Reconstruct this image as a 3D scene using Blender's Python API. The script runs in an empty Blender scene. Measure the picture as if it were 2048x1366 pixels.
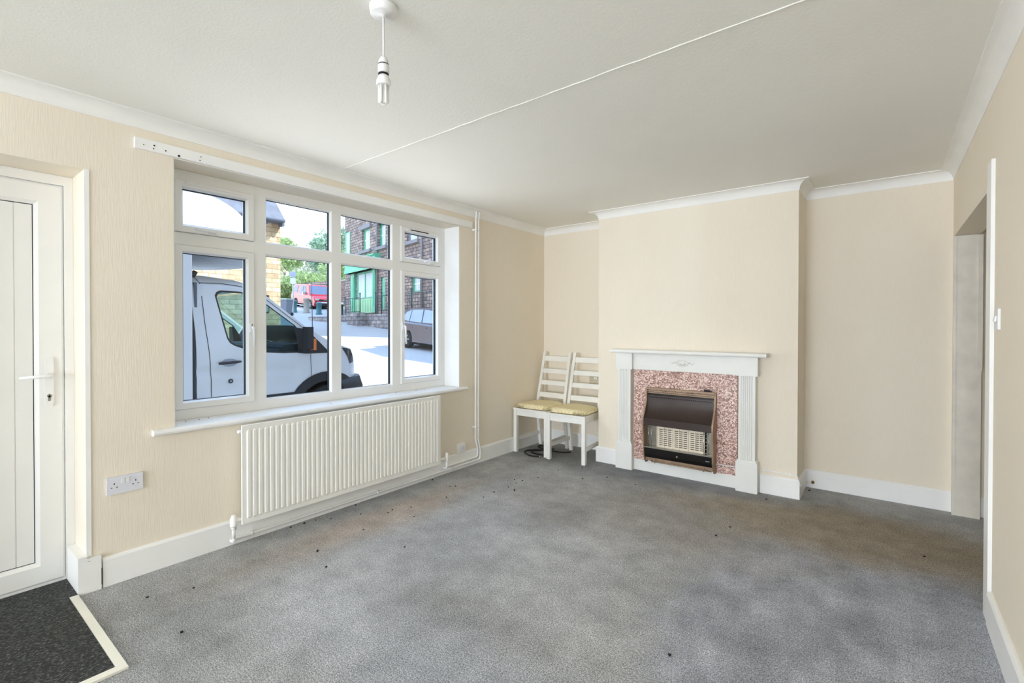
import bpy, bmesh, math, random
from mathutils import Vector, Matrix
from mathutils.geometry import delaunay_2d_cdt
random.seed(7)
C = bpy.context.scene.collection
PI = math.pi

# ------------------------------------------------------------------ helpers
def lin(h, g=None):
    if isinstance(h, str):
        h = tuple(int(h[i:i+2], 16)/255 for i in (0, 2, 4))
    return tuple(c/12.92 if c <= .04045 else ((c+.055)/1.055)**2.4 for c in h) + (1,)

class N:
    """tiny node-tree writer"""
    def __init__(s, mat):
        mat.use_nodes = True
        s.t = mat.node_tree; s.n = s.t.nodes; s.l = s.t.links
        s.b = s.n.get('Principled BSDF')
    def new(s, typ, **kw):
        n = s.n.new(typ)
        for k, v in kw.items():
            if k in n.inputs.keys() if isinstance(k, str) else False: n.inputs[k].default_value = v
            else: setattr(n, k, v)
        return n
    def link(s, a, b): s.l.new(a, b)
    def coord(s, kind='Object', scale=(1, 1, 1)):
        tc = s.n.new('ShaderNodeTexCoord'); m = s.n.new('ShaderNodeMapping')
        m.inputs['Scale'].default_value = scale
        s.link(tc.outputs[kind], m.inputs['Vector']); return m.outputs[0]
    def noise(s, vec, scale, detail=3, rough=.5):
        n = s.n.new('ShaderNodeTexNoise'); n.inputs['Scale'].default_value = scale
        n.inputs['Detail'].default_value = detail; n.inputs['Roughness'].default_value = rough
        s.link(vec, n.inputs['Vector']); return n.outputs['Fac']
    def ramp(s, fac, stops):
        r = s.n.new('ShaderNodeValToRGB'); e = r.color_ramp.elements
        while len(e) < len(stops): e.new(.5)
        for i, (p, c) in enumerate(stops):
            e[i].position = p; e[i].color = c
        s.link(fac, r.inputs[0]); return r.outputs[0]
    def math(s, op, a, b=None, clamp=False):
        m = s.n.new('ShaderNodeMath'); m.operation = op; m.use_clamp = clamp
        for i, v in enumerate((a, b)):
            if v is None: continue
            if isinstance(v, (int, float)): m.inputs[i].default_value = v
            else: s.link(v, m.inputs[i])
        return m.outputs[0]
    def mix(s, fac, a, b, mode='MIX'):
        m = s.n.new('ShaderNodeMix'); m.data_type = 'RGBA'; m.blend_type = mode
        for k, v in ((0, fac), (6, a), (7, b)):
            if isinstance(v, (int, float)): m.inputs[k].default_value = v
            elif isinstance(v, tuple): m.inputs[k].default_value = v
            else: s.link(v, m.inputs[k])
        return m.outputs[2]
    def bump(s, h, strength=.3, dist=.002):
        b = s.n.new('ShaderNodeBump'); b.inputs['Strength'].default_value = strength
        b.inputs['Distance'].default_value = dist
        s.link(h, b.inputs['Height']); s.link(b.outputs[0], s.b.inputs['Normal'])
    def color(s, c):
        if isinstance(c, tuple): s.b.inputs['Base Color'].default_value = c
        else: s.link(c, s.b.inputs['Base Color'])

def mat(name, col, rough=.5, metal=0, vary=.04, vscale=3, bump=0, bscale=60, bdist=.001, spec=.5, coat=0):
    m = bpy.data.materials.new(name); n = N(m)
    c = lin(col)
    v = n.coord()
    f = n.noise(v, vscale, 4)
    d = tuple(max(0, x*(1-vary*2.2)) for x in c[:3])+(1,)
    u = tuple(min(1, x*(1+vary)) for x in c[:3])+(1,)
    n.color(n.ramp(f, [(.3, d), (.7, u)]))
    n.b.inputs['Roughness'].default_value = rough; n.b.inputs['Metallic'].default_value = metal
    n.b.inputs['Specular IOR Level'].default_value = spec
    if coat: n.b.inputs['Coat Weight'].default_value = coat
    if bump: n.bump(n.noise(v, bscale, 3), bump, bdist)
    return m

def glass(name, tint='F4F8F8', alpha=.10, rough=0.0):
    """thin sheet glass: mostly see-through plus a fresnel reflection"""
    m = bpy.data.materials.new(name); m.use_nodes = True
    t = m.node_tree; t.nodes.clear()
    o = t.nodes.new('ShaderNodeOutputMaterial'); tr = t.nodes.new('ShaderNodeBsdfTransparent')
    gl = t.nodes.new('ShaderNodeBsdfGlossy'); mx = t.nodes.new('ShaderNodeMixShader'); fr = t.nodes.new('ShaderNodeLayerWeight')
    tr.inputs[0].default_value = lin(tint); gl.inputs['Roughness'].default_value = rough
    pw = t.nodes.new('ShaderNodeMath'); pw.operation = 'POWER'; pw.inputs[1].default_value = 5
    ml = t.nodes.new('ShaderNodeMath'); ml.operation = 'MULTIPLY_ADD'; ml.inputs[1].default_value = .9; ml.inputs[2].default_value = alpha*.25
    ml.use_clamp = True
    t.links.new(fr.outputs['Facing'], pw.inputs[0]); t.links.new(pw.outputs[0], ml.inputs[0]); t.links.new(ml.outputs[0], mx.inputs[0])
    t.links.new(tr.outputs[0], mx.inputs[1]); t.links.new(gl.outputs[0], mx.inputs[2])
    t.links.new(mx.outputs[0], o.inputs[0]); return m

def box(bm, x0, x1, y0, y1, z0, z1, M=None):
    vs = [bm.verts.new((x, y, z)) for x in (x0, x1) for y in (y0, y1) for z in (z0, z1)]
    for f in ((0, 1, 3, 2), (4, 6, 7, 5), (0, 4, 5, 1), (2, 3, 7, 6), (0, 2, 6, 4), (1, 5, 7, 3)):
        bm.faces.new([vs[i] for i in f])
    if M is not None:
        for v in vs: v.co = M @ v.co
    return vs
def bevel(bm, w=.003, seg=2, ang=30):
    es = [e for e in bm.edges if len(e.link_faces) == 2 and e.calc_face_angle(0) > math.radians(ang)]
    if es: bmesh.ops.bevel(bm, geom=es, offset=w, segments=seg, affect='EDGES', profile=.5, clamp_overlap=True)
def tube(bm, pts, r, n=10, cap=True):
    pts = [Vector(p) for p in pts]; rings = []
    ref = None
    for i, p in enumerate(pts):
        a = (pts[min(i+1, len(pts)-1)]-pts[max(i-1, 0)]).normalized()
        if ref is None:
            ref = a.orthogonal().normalized()
        ref = (ref - a*ref.dot(a)).normalized()
        b = a.cross(ref)
        rr = r[i] if isinstance(r, (list, tuple)) else r
        rings.append([bm.verts.new(p+(ref*math.cos(2*PI*k/n)+b*math.sin(2*PI*k/n))*rr) for k in range(n)])
    for i in range(len(rings)-1):
        for k in range(n):
            f = bm.faces.new((rings[i][k], rings[i][(k+1) % n], rings[i+1][(k+1) % n], rings[i+1][k])); f.smooth = True
    if cap:
        bm.faces.new(rings[0][::-1]); bm.faces.new(rings[-1])
def bend(pts, r=.02, k=5):
    """round the corners of a polyline"""
    pts = [Vector(p) for p in pts]; out = [pts[0]]
    for i in range(1, len(pts)-1):
        a, p, b = pts[i-1], pts[i], pts[i+1]
        d1 = (a-p); d2 = (b-p); q = min(r, d1.length*.45, d2.length*.45)
        s = p+d1.normalized()*q; e = p+d2.normalized()*q
        for j in range(k+1):
            t = j/k; out.append(s*(1-t)**2+p*2*t*(1-t)+e*t*t)
    return out+[pts[-1]]
def lathe(bm, prof, n=24, M=None, axis='Z'):
    rings = []
    for r, z in prof:
        rg = []
        for k in range(n):
            a = 2*PI*k/n
            co = Vector((r*math.cos(a), r*math.sin(a), z))
            if axis == 'X': co = Vector((z, r*math.cos(a), r*math.sin(a)))
            if axis == 'Y': co = Vector((r*math.cos(a), z, r*math.sin(a)))
            if M is not None: co = M @ co
            rg.append(bm.verts.new(co))
        rings.append(rg)
    for i in range(len(rings)-1):
        for k in range(n):
            f = bm.faces.new((rings[i][k], rings[i][(k+1) % n], rings[i+1][(k+1) % n], rings[i+1][k])); f.smooth = True
    bm.faces.new(rings[0][::-1]); bm.faces.new(rings[-1])
def prism(bm, poly, a0, a1, axis='X'):
    """extrude a 2D polygon; axis X: poly=(y,z); Y: poly=(x,z); Z: poly=(x,y)"""
    def co(p, a):
        return {'X': (a, p[0], p[1]), 'Y': (p[0], a, p[1]), 'Z': (p[0], p[1], a)}[axis]
    A = [bm.verts.new(co(p, a0)) for p in poly]; B = [bm.verts.new(co(p, a1)) for p in poly]
    n = len(poly)
    bm.faces.new(A); bm.faces.new(B[::-1])
    for i in range(n): bm.faces.new((A[i], B[i], B[(i+1) % n], A[(i+1) % n]))
def fix(bm): bmesh.ops.recalc_face_normals(bm, faces=bm.faces)
def obj(name, bm, m, parent=None, smooth=False, label=None):
    fix(bm); me = bpy.data.meshes.new(name); bm.to_mesh(me); bm.free()
    if smooth:
        for p in me.polygons: p.use_smooth = True
    o = bpy.data.objects.new(name, me); C.objects.link(o)
    me.materials.append(m)
    if parent is not None: o.parent = parent
    if label: o['label'] = label
    return o
def thing(name, label, cat, loc=(0, 0, 0), rot=0, group=None):
    o = bpy.data.objects.new(name, None); C.objects.link(o); o.location = loc; o.rotation_euler = (0, 0, rot)
    o.empty_display_size = .1
    o['label'] = label; o['category'] = cat
    if group: o['group'] = group
    return o
def tag(o, label, cat, group=None):
    o['label'] = label; o['category'] = cat
    if group: o['group'] = group
    return o
def struct(o, label=None):
    o['kind'] = 'structure'
    if label: o['label'] = label
    return o
def B(): return bmesh.new()
def bx(name, m, parent, *dims, bev=0, label=None, M=None):
    bm = B(); box(bm, *dims, M=M)
    if bev: bevel(bm, bev)
    return obj(name, bm, m, parent, label=label)
def local(parent, o):
    """keep a part built in world coordinates in place under a moved Empty"""
    mw = Matrix.LocRotScale(parent.location, parent.rotation_euler, None)
    o.matrix_parent_inverse = mw.inverted()

# ------------------------------------------------------------------ materials
def wallpaper():
    m = bpy.data.materials.new('cream_wallpaper'); n = N(m)
    v = n.coord(); v2 = n.coord(scale=(260, 260, 14)); v3 = n.coord(scale=(1, 1, .35))
    f = n.noise(v3, 1.3, 5)
    base = n.ramp(f, [(.3, lin('ECE1CF')), (.7, lin('F1E9D9'))])
    fine = n.noise(v2, 1, 2)
    base = n.mix(.10, base, n.ramp(fine, [(.3, lin('D8CCB4')), (.7, lin('F8F0E0'))]))
    n.color(base); n.b.inputs['Roughness'].default_value = .8
    n.bump(fine, .35, .0022); return m
M_wall = wallpaper()
M_trim = mat('white_gloss_paint', 'F6F6F4', .35, vary=.02)
M_upvc = mat('white_upvc', 'F1F1EF', .3, vary=.01)
M_cove = mat('cove_paint', 'F5F4F0', .7, vary=.02)
M_rad = mat('radiator_enamel', 'F6F5F0', .4, vary=.01)
M_gasket = mat('black_gasket', '1A1E24', .6)
M_glass = glass('window_glass', 'F2F7F7', .09)
M_plastic = mat('white_plastic', 'EFEFEF', .35, vary=.01)
M_plastic2 = mat('cool_white_plastic', 'E2E3EA', .35, vary=.01)
M_black = mat('black_rubber', '121212', .5)
M_dark = mat('dark_void', '0C0B0A', .9)
M_brass = mat('tarnished_brass', '8A6B3A', .4, 1)
M_chrome = mat('chrome', 'C8C8C4', .2, 1)
M_steel = mat('brushed_steel', 'A8A59C', .35, 1)

def ceiling_mat():
    m = bpy.data.materials.new('stippled_ceiling'); n = N(m); v = n.coord()
    f = n.noise(v, 1.2, 4)
    n.color(n.ramp(f, [(.3, lin('ECEBE4')), (.7, lin('F0EFE9'))]))
    n.b.inputs['Roughness'].default_value = .85
    h = n.math('ADD', n.noise(v, 120, 3, .6), n.math('MULTIPLY', n.noise(v, 55, 2), .6))
    n.bump(h, .35, .003); return m
M_ceil = ceiling_mat()

def carpet_mat():
    m = bpy.data.materials.new('grey_carpet'); n = N(m)
    v = n.coord(); sep = n.n.new('ShaderNodeSeparateXYZ'); n.link(v, sep.inputs[0])
    wob = n.noise(v, 2.6, 5, .6); wob2 = n.noise(n.coord(scale=(1, 1.3, 1)), 1.1, 4)
    def blob(cx, cy, rx, ry, soft=.5, wamp=.9):
        dx = n.math('DIVIDE', n.math('SUBTRACT', sep.outputs[0], cx), rx)
        dy = n.math('DIVIDE', n.math('SUBTRACT', sep.outputs[1], cy), ry)
        d = n.math('SQRT', n.math('ADD', n.math('MULTIPLY', dx, dx), n.math('MULTIPLY', dy, dy)))
        d = n.math('ADD', d, n.math('MULTIPLY', n.math('SUBTRACT', wob, .5), wamp*2))
        mr = n.n.new('ShaderNodeMapRange'); mr.interpolation_type = 'SMOOTHSTEP'
        mr.inputs['From Min'].default_value = 1+soft; mr.inputs['From Max'].default_value = 1-soft
        n.link(d, mr.inputs['Value']); return mr.outputs[0]
    base = n.ramp(wob2, [(.32, lin('93938E')), (.68, lin('B3B2AC'))])
    # worn bluish area on the right, brown traffic marks, dark patches by the hearth and under the chairs
    base = n.mix(n.math('MULTIPLY', blob(-.05, 2.35, .72, 1.15, .22, .35), .72), base, n.ramp(n.noise(v, 3.4, 5, .65), [(.38, lin('8F9297')), (.66, lin('B4B6BA'))]))
    base = n.mix(n.math('MULTIPLY', blob(-.2, 3.62, .95, .42, .45, .5), .75), base, lin('98896F'))
    base = n.mix(n.math('MULTIPLY', blob(-1.3, 3.1, .9, .5, .5, .6), .4), base, lin('9E9384'))
    base = n.mix(n.math('MULTIPLY', blob(-2.62, 2.0, .16, .9, .6, .6), .5), base, lin('AC9985'))
    base = n.mix(n.math('MULTIPLY', blob(-2.62, 1.0, .3, .5, .6, .6), .3), base, lin('878781'))
    base = n.mix(n.math('MULTIPLY', blob(-1.75, 2.7, .22, .3, .6, .8), .45), base, lin('7E7B75'))
    base = n.mix(n.math('MULTIPLY', blob(-1.35, 1.55, .35, .12, .6, .8), .35), base, lin('86827C'))
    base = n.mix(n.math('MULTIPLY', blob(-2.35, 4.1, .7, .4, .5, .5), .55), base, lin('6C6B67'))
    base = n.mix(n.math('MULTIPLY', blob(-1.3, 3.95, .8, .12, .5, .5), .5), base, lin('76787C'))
    base = n.mix(n.math('MULTIPLY', blob(-1.0, 1.2, .9, .25, .7, .9), .22), base, lin('A8B0BC'))
    base = n.mix(1.0, base, (1.06, 1.08, 1.17, 1), 'MULTIPLY')
    base = n.mix(1.0, base, n.ramp(n.noise(v, 7, 6, .7), [(.3, (.80, .80, .80, 1)), (.7, (1.16, 1.16, 1.17, 1))]), 'MULTIPLY')
    g = n.noise(v, 230, 2, .7); g2 = n.noise(v, 95, 2, .6)
    gr = n.ramp(n.math('ADD', n.math('MULTIPLY', g, .8), n.math('MULTIPLY', g2, .2)), [(.36, (.30, .30, .30, 1)), (.5, (.92, .92, .92, 1)), (.64, (1.75, 1.75, 1.72, 1))])
    n.color(n.mix(1.0, base, gr, 'MULTIPLY'))
    n.b.inputs['Roughness'].default_value = .95; n.b.inputs['Specular IOR Level'].default_value = .1
    n.bump(g, .5, .004); return m
M_carpet = carpet_mat()

def mat_mat():
    m = bpy.data.materials.new('doormat_pile'); n = N(m)
    v = n.coord(scale=(1, .35, 1)); g = n.noise(v, 260, 2, .7)
    w = n.n.new('ShaderNodeTexWave'); w.bands_direction = 'X'; w.inputs['Scale'].default_value = 42; w.inputs['Distortion'].default_value = 1.5
    n.link(n.coord(), w.inputs['Vector'])
    f = n.math('ADD', n.math('MULTIPLY', g, .8), n.math('MULTIPLY', w.outputs['Fac'], .16))
    n.color(n.ramp(f, [(.40, lin('1C1E1F')), (.56, lin('3A3C3B')), (.72, lin('9A9A92'))]))
    n.b.inputs['Roughness'].default_value = .95; n.bump(f, .6, .004); return m
M_mat = mat_mat()

def pink_stone():
    m = bpy.data.materials.new('pink_terrazzo'); n = N(m)
    v = n.coord()
    vo = n.n.new('ShaderNodeTexVoronoi'); vo.inputs['Scale'].default_value = 120; vo.inputs['Randomness'].default_value = 1
    n.link(v, vo.inputs['Vector'])
    sx = n.n.new('ShaderNodeSeparateColor'); n.link(vo.outputs['Color'], sx.inputs[0])
    f = n.math('ADD', n.math('MULTIPLY', sx.outputs[0], .75), n.math('MULTIPLY', n.noise(v, 60, 3, .7), .3))
    n.color(n.ramp(f, [(.22, lin('8B6A60')), (.42, lin('B98F84')), (.6, lin('D8B4A8')), (.85, lin('F6E2D8'))]))
    n.b.inputs['Roughness'].default_value = .3; return m
M_pink = pink_stone()

def brick_mat(name, c1, c2, mortar, w=.35, h=.15, ms=.012, noise=.5):
    m = bpy.data.materials.new(name); n = N(m)
    tc = n.n.new('ShaderNodeTexCoord'); sep = n.n.new('ShaderNodeSeparateXYZ'); n.link(tc.outputs['Object'], sep.inputs[0])
    cb = n.n.new('ShaderNodeCombineXYZ')
    n.link(n.math('ADD', sep.outputs[0], sep.outputs[1]), cb.inputs[0]); n.link(sep.outputs[2], cb.inputs[1])
    b = n.n.new('ShaderNodeTexBrick'); b.inputs['Scale'].default_value = 1
    b.inputs['Brick Width'].default_value = w; b.inputs['Row Height'].default_value = h
    b.inputs['Mortar Size'].default_value = ms; b.inputs['Color1'].default_value = lin(c1); b.inputs['Color2'].default_value = lin(c2)
    b.inputs['Mortar'].default_value = lin(mortar); n.link(cb.outputs[0], b.inputs['Vector'])
    f = n.noise(tc.outputs['Object'], 2.2, 5, .7)
    col = n.mix(noise, b.outputs['Color'], n.mix(1.0, b.outputs['Color'], n.ramp(f, [(.35, (.55, .52, .5, 1)), (.65, (1.35, 1.33, 1.3, 1))]), 'MULTIPLY'))
    n.color(col); n.b.inputs['Roughness'].default_value = .9
    n.bump(b.outputs['Fac'], -.4, .01); return m

# ------------------------------------------------------------------ room dimensions
XW, YB, YC, XR = -3.014, 4.477, 4.103, .365     # window wall, back wall, chimney breast, right wall
CL, CR, ZC = -2.141, -.509, 2.348
YR = -6.0                                        # rear wall behind the viewer
WT = .30

def holed_wall(bm, axis, a0, a1, u0, u1, z0, z1, holes):
    """slab of thickness a0..a1 on axis X or Y, spanning u0..u1, with rectangular holes (u0,u1,z0,z1)"""
    us = sorted({u0, u1, *[h[0] for h in holes], *[h[1] for h in holes]})
    zs = sorted({z0, z1, *[h[2] for h in holes], *[h[3] for h in holes]})
    us = [u for u in us if u0 <= u <= u1]; zs = [z for z in zs if z0 <= z <= z1]
    for i in range(len(us)-1):
        for j in range(len(zs)-1):
            cu, cz = (us[i]+us[i+1])/2, (zs[j]+zs[j+1])/2
            if any(h[0] < cu < h[1] and h[2] < cz < h[3] for h in holes): continue
            if axis == 'X': box(bm, a0, a1, us[i], us[i+1], zs[j], zs[j+1])
            else: box(bm, us[i], us[i+1], a0, a1, zs[j], zs[j+1])
    bmesh.ops.remove_doubles(bm, verts=bm.verts, dist=1e-5)
    # drop the shared inner faces
    seen = {}
    for f in bm.faces:
        k = tuple(round(c, 4) for c in f.calc_center_median())
        seen.setdefault(k, []).append(f)
    kill = [f for fs in seen.values() if len(fs) > 1 for f in fs]
    bmesh.ops.delete(bm, geom=kill, context='FACES')

bm = B()
holed_wall(bm, 'X', XW-WT, XW, YR-.2, YB+.2, 0, ZC, [(.934, 3.125, .698, 2.168), (-.38, .57, 0, 2.015)])
struct(obj('wall_left', bm, M_wall))
bm = B(); box(bm, XW-WT, CL, YB, YB+.2, 0, ZC); box(bm, CR, XR+1.3, YB, YB+.2, 0, ZC); box(bm, CL, CR, YC, YB+.2, 0, ZC)
bmesh.ops.remove_doubles(bm, verts=bm.verts, dist=1e-5)
struct(obj('wall_back', bm, M_wall))
bm = B()
holed_wall(bm, 'X', XR, XR+.13, YR-.2, YB, 0, ZC, [(2.962, 4.418, 0, 1.888)])
struct(obj('wall_right', bm, M_wall))
bm = B()
holed_wall(bm, 'Y', YR-.2, YR, XW, XR, 0, ZC, [(-2.7, .05, .35, 2.2)])  # unseen rear opening, invented to carry the added fill lamp
struct(obj('wall_rear', bm, M_wall))
bm = B(); box(bm, XW-WT, XR+.13, YR-.2, YB, -.12, 0); box(bm, XR+.13, XR+1.2, 1.5, YB, -.12, 0)
struct(obj('floor', bm, M_carpet))
bm = B(); box(bm, XW-WT, XR+1.3, YR-.2, YB+.2, ZC, ZC+.15)
ceil = struct(obj('ceiling', bm, M_ceil))
bm = B()
pts = []
random.seed(3)
for i in range(61):
    t = i/60; pts.append((-2.92+3.2*t, 1.905-.065*t+random.uniform(-.003, .003), ZC-.0005))
tube(bm, pts, [random.uniform(.0022, .004) for _ in pts], 6)
obj('plaster_seam', bm, M_ceil, ceil, label='raised wavy seam line across the ceiling')
bm = B(); box(bm, XR+1.0, XR+1.1, 1.5, YB, 0, ZC); box(bm, XR+.13, XR+1.1, 1.4, 1.5, 0, ZC)
struct(obj('wall_hallway', bm, M_wall))

# coving: concave quarter profile swept round the room
def sweep(bm, path, prof, closed=False):
    """path of (x,y) with the room on its right hand; prof of (offset into the room, z)"""
    n = len(path); rings = []
    for i, p in enumerate(path):
        p = Vector(p)
        if i == 0: d = (Vector(path[1])-p).normalized(); nr = Vector((d.y, -d.x)); mit = nr
        elif i == n-1: d = (p-Vector(path[i-1])).normalized(); nr = Vector((d.y, -d.x)); mit = nr
        else:
            d1 = (p-Vector(path[i-1])).normalized(); d2 = (Vector(path[i+1])-p).normalized()
            n1 = Vector((d1.y, -d1.x)); n2 = Vector((d2.y, -d2.x))
            mit = (n1+n2)/(1+n1.dot(n2))
        rings.append([bm.verts.new((p.x+mit.x*o, p.y+mit.y*o, z)) for o, z in prof])
    m = len(prof)
    for i in range(n-1):
        for k in range(m): bm.faces.new((rings[i][k], rings[i][(k+1) % m], rings[i+1][(k+1) % m], rings[i+1][k]))
    bm.faces.new(rings[0]); bm.faces.new(rings[-1][::-1])
room = [(XW, YR), (XW, YB), (CL, YB), (CL, YC), (CR, YC), (CR, YB), (XR, YB), (XR, YR)]
c = .069
prof = [(0, ZC), (0, ZC-c), (.004, ZC-c)] + [(.004+(c-.010)*(1-math.cos(a)), ZC-c+.004+(c-.010)*math.sin(a)) for a in [PI/2*k/10 for k in range(11)]] + [(c, ZC-.006), (c, ZC)]
bm = B(); sweep(bm, room, prof)
struct(obj('trim_1', bm, M_cove), 'white concave coving round the top of the walls')
# skirting boards
def skirt(name, path, h, t=.018):
    bm = B(); sweep(bm, path, [(0, 0), (t, 0), (t, h-.012), (t-.006, h-.003), (t-.011, h), (0, h)]); bevel(bm, .0015, 1)
    return struct(obj(name, bm, M_trim))
skirt('baseboard_left', [(XW, .628), (XW, YB-.0185)], .142)
skirt('baseboard_back', [(XW, YB), (CL, YB), (CL, YC), (-1.93, YC)], .143)
skirt('baseboard_back_right', [(-.757, YC), (CR, YC), (CR, YB), (XR-.001, YB)], .142)
skirt('baseboard_right', [(XR, 2.86), (XR, YR)], .145)
skirt('baseboard_rear', [(XR, YR), (XW, YR), (XW, -.4)], .145)
skirt('baseboard_hallway', [(XR+.14, YB), (XR+1.0, YB), (XR+1.0, 1.5)], .13)
# block at the foot of the door reveal
bm = B(); box(bm, -3.215, XW+.022, .536, .5699, 0, .175); box(bm, XW, XW+.022, .5699, .622, 0, .163); bevel(bm, .004)
bd = struct(obj('baseboard_door', bm, M_trim))
bm = B(); box(bm, XW+.018, XW+.0225, .6215, .6245, .02, .10); box(bm, XW+.0219, XW+.0224, .5705, .580, .150, .1515); obj('joint_crack', bm, M_dark, bd)
bm = B(); box(bm, XW, XW+.004, .5701, .589, .165, 2.018); bevel(bm, .0012, 1)
struct(obj('trim_2', bm, M_trim), 'slim white edging strip down the corner beside the front door')
# opening in the right wall
bm = B()
box(bm, XR-.014, XR-.0005, 2.868, 2.9615, 0, 1.985); box(bm, XR-.014, XR+.13, 2.962, 2.976, 0, 1.888); bevel(bm, .002)
struct(obj('trim_3', bm, M_trim), 'white upright board edging the opening in the right wall')
bm = B(); box(bm, XR+.001, XR+.136, 4.402, 4.4175, 0, 1.886); box(bm, XR-.004, XR+.012, 4.398, 4.4175, 0, 1.886); bevel(bm, .002)
box(bm, XR+.118, XR+.140, 4.388, 4.402, .985, 1.880)
struct(obj('trim_4', bm, mat('scuffed_board', 'E6DFD2', .5, vary=.05, vscale=9)), 'scuffed white lining board at the far side of the opening')

# ------------------------------------------------------------------ front window
XF = -3.195
win = thing('window_1', 'white framed front window of eight panes', 'window', (XF, 2.03, .728)); del win['category']; struct(win)
def wpart(name, bm, m, par=None, label=None, top=False):
    o = obj(name, bm, m, par or win, label=label); 
    if par is None: local(win, o)
    return o
cols = [(.99, 1.431), (1.503, 1.978), (2.053, 2.526), (2.605, 3.063)]
rows = [(.79, 1.742), (1.811, 2.111)]
bm = B()
ys = [.935] + [v for c_ in cols for v in c_] + [3.124]; zs = [.732, .79, 1.742, 1.811, 2.111, 2.167]
for i in range(0, len(ys), 2): box(bm, XF-.06, XF, ys[i], ys[i+1], zs[0], zs[-1])
for j in range(0, len(zs), 2):
    for c_ in cols: box(bm, XF-.06, XF-.0005, c_[0]-.001, c_[1]+.001, zs[j], zs[j+1])
wpart('window_frame', bm, M_upvc)
def glazing(y0, y1, z0, z1, par, depth, n):
    b = B()
    g = .003; x = XF-depth
    for a in ((y0, y0+g, z0, z1), (y1-g, y1, z0, z1), (y0, y1, z0, z0+g), (y0, y1, z1-g, z1)):
        box(b, x-.004, x+.022, *a)
    o1 = obj('gasket', b, M_gasket, par)
    b = B(); box(b, x-.004, x, y0+.003, y1-.003, z0+.003, z1-.003)
    o2 = obj('glass_pane', b, M_glass, par)
    if par is win: local(win, o1); local(win, o2)
def beads(y0, y1, z0, z1, par):
    """sloping glazing bead round a fixed pane"""
    b = B(); w = .012; d = .016
    ring = lambda y, z, Y, Z, x: [b.verts.new(p) for p in ((x, y, z), (x, Y, z), (x, Y, Z), (x, y, Z))]
    r = [ring(y0, z0, y1, z1, XF-.001), ring(y0+w, z0+w, y1-w, z1-w, XF-d), ring(y0, z0, y1, z1, XF-d-.02)]
    for i in range(2):
        for k in range(4): b.faces.new((r[i][k], r[i][(k+1) % 4], r[i+1][(k+1) % 4], r[i+1][k]))
    o = obj('glazing_bead', b, M_upvc, par); local(win, o)
    return w
for ci in (1, 2):
    for r_ in rows:
        w = beads(cols[ci][0], cols[ci][1], r_[0], r_[1], win)
        glazing(cols[ci][0]+w*.75, cols[ci][1]-w*.75, r_[0]+w*.75, r_[1]-w*.75, win, .038, 0)
def sash(y0, y1, z0, z1, label):
    s = .048; xf = XF+.012
    b = B(); ring = lambda m_, x: [b.verts.new(p) for p in ((x, y0+m_, z0+m_), (x, y1-m_, z0+m_), (x, y1-m_, z1-m_), (x, y0+m_, z1-m_))]
    g = .0022
    r = [ring(g, XF-.05), ring(g, xf-.004), ring(g+.004, xf), ring(s-.010, xf), ring(s, xf-.022), ring(s, XF-.05)]
    for i in range(5):
        for k in range(4): b.faces.new((r[i][k], r[i][(k+1) % 4], r[i+1][(k+1) % 4], r[i+1][k]))
    o = obj('sash', b, M_upvc, win, label=label); local(win, o)
    b = B(); box(b, XF-.03, XF-.004, y0-.002, y0+.002, z0, z1); box(b, XF-.03, XF-.004, y1-.002, y1+.002, z0, z1)
    box(b, XF-.03, XF-.004, y0, y1, z0-.002, z0+.002); box(b, XF-.03, XF-.004, y0, y1, z1-.002, z1+.002)
    obj('seal', b, M_gasket, o)
    glazing(y0+s-.001, y1-s+.001, z0+s-.001, z1-s+.001, o, .034, 0)
    return o
s1 = sash(*cols[0], *rows[1], 'small top-hung sash, upper left'); s2 = sash(*cols[0], *rows[0], 'tall opening sash, lower left')
s3 = sash(*cols[3], *rows[1], 'small top-hung sash, upper right'); s4 = sash(*cols[3], *rows[0], 'tall opening sash, lower right')
XS = XF+.012
def hand_h(par, y0, y1, z):
    b = B(); box(b, XS, XS+.012, y1-.05, y1, z-.012, z+.012); tube(b, bend([(XS+.010, y1-.025, z), (XS+.032, y1-.028, z), (XS+.034, y0, z+.004)], .012), .0075, 8); bevel(b, .002, 1)
    o = obj('handle', b, M_plastic, par); b = B(); lathe(b, [(.004, XS+.012), (.004, XS+.0135)], 10, axis='X'); 
    for v in b.verts: v.co += Vector((0, y1-.018, z))
    obj('screw_cap', b, M_black, o)
def hand_v(par, y, z0, z1):
    b = B(); box(b, XS, XS+.012, y-.012, y+.012, z1-.06, z1); tube(b, bend([(XS+.010, y, z1-.03), (XS+.034, y, z1-.032), (XS+.036, y+.004, z0)], .012), [.008]*7+[.006], 8); bevel(b, .002, 1)
    o = obj('handle', b, M_plastic, par); b = B(); lathe(b, [(.004, XS+.012), (.004, XS+.0135)], 10, axis='X')
    for v in b.verts: v.co += Vector((0, y, z1-.012))
    obj('screw_cap', b, M_black, o)
hand_h(s1, 1.085, 1.215, 1.828); hand_h(s3, 2.83, 2.965, 1.828); hand_v(s2, 1.408, 1.143, 1.292); hand_v(s4, 2.625, 1.126, 1.305)
b = B(); box(b, XS, XS+.006, 1.045, 1.352, 2.088, 2.102); bevel(b, .002, 1); obj('trickle_vent', b, M_plastic, s1)
b = B(); box(b, XS, XS+.005, 2.68, 2.93, 2.080, 2.104); bevel(b, .002, 1); tv = obj('trickle_vent', b, M_plastic, s3)
b = B(); box(b, XS+.005, XS+.0062, 2.705, 2.905, 2.084, 2.092); obj('vent_slot', b, M_dark, tv)
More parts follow.
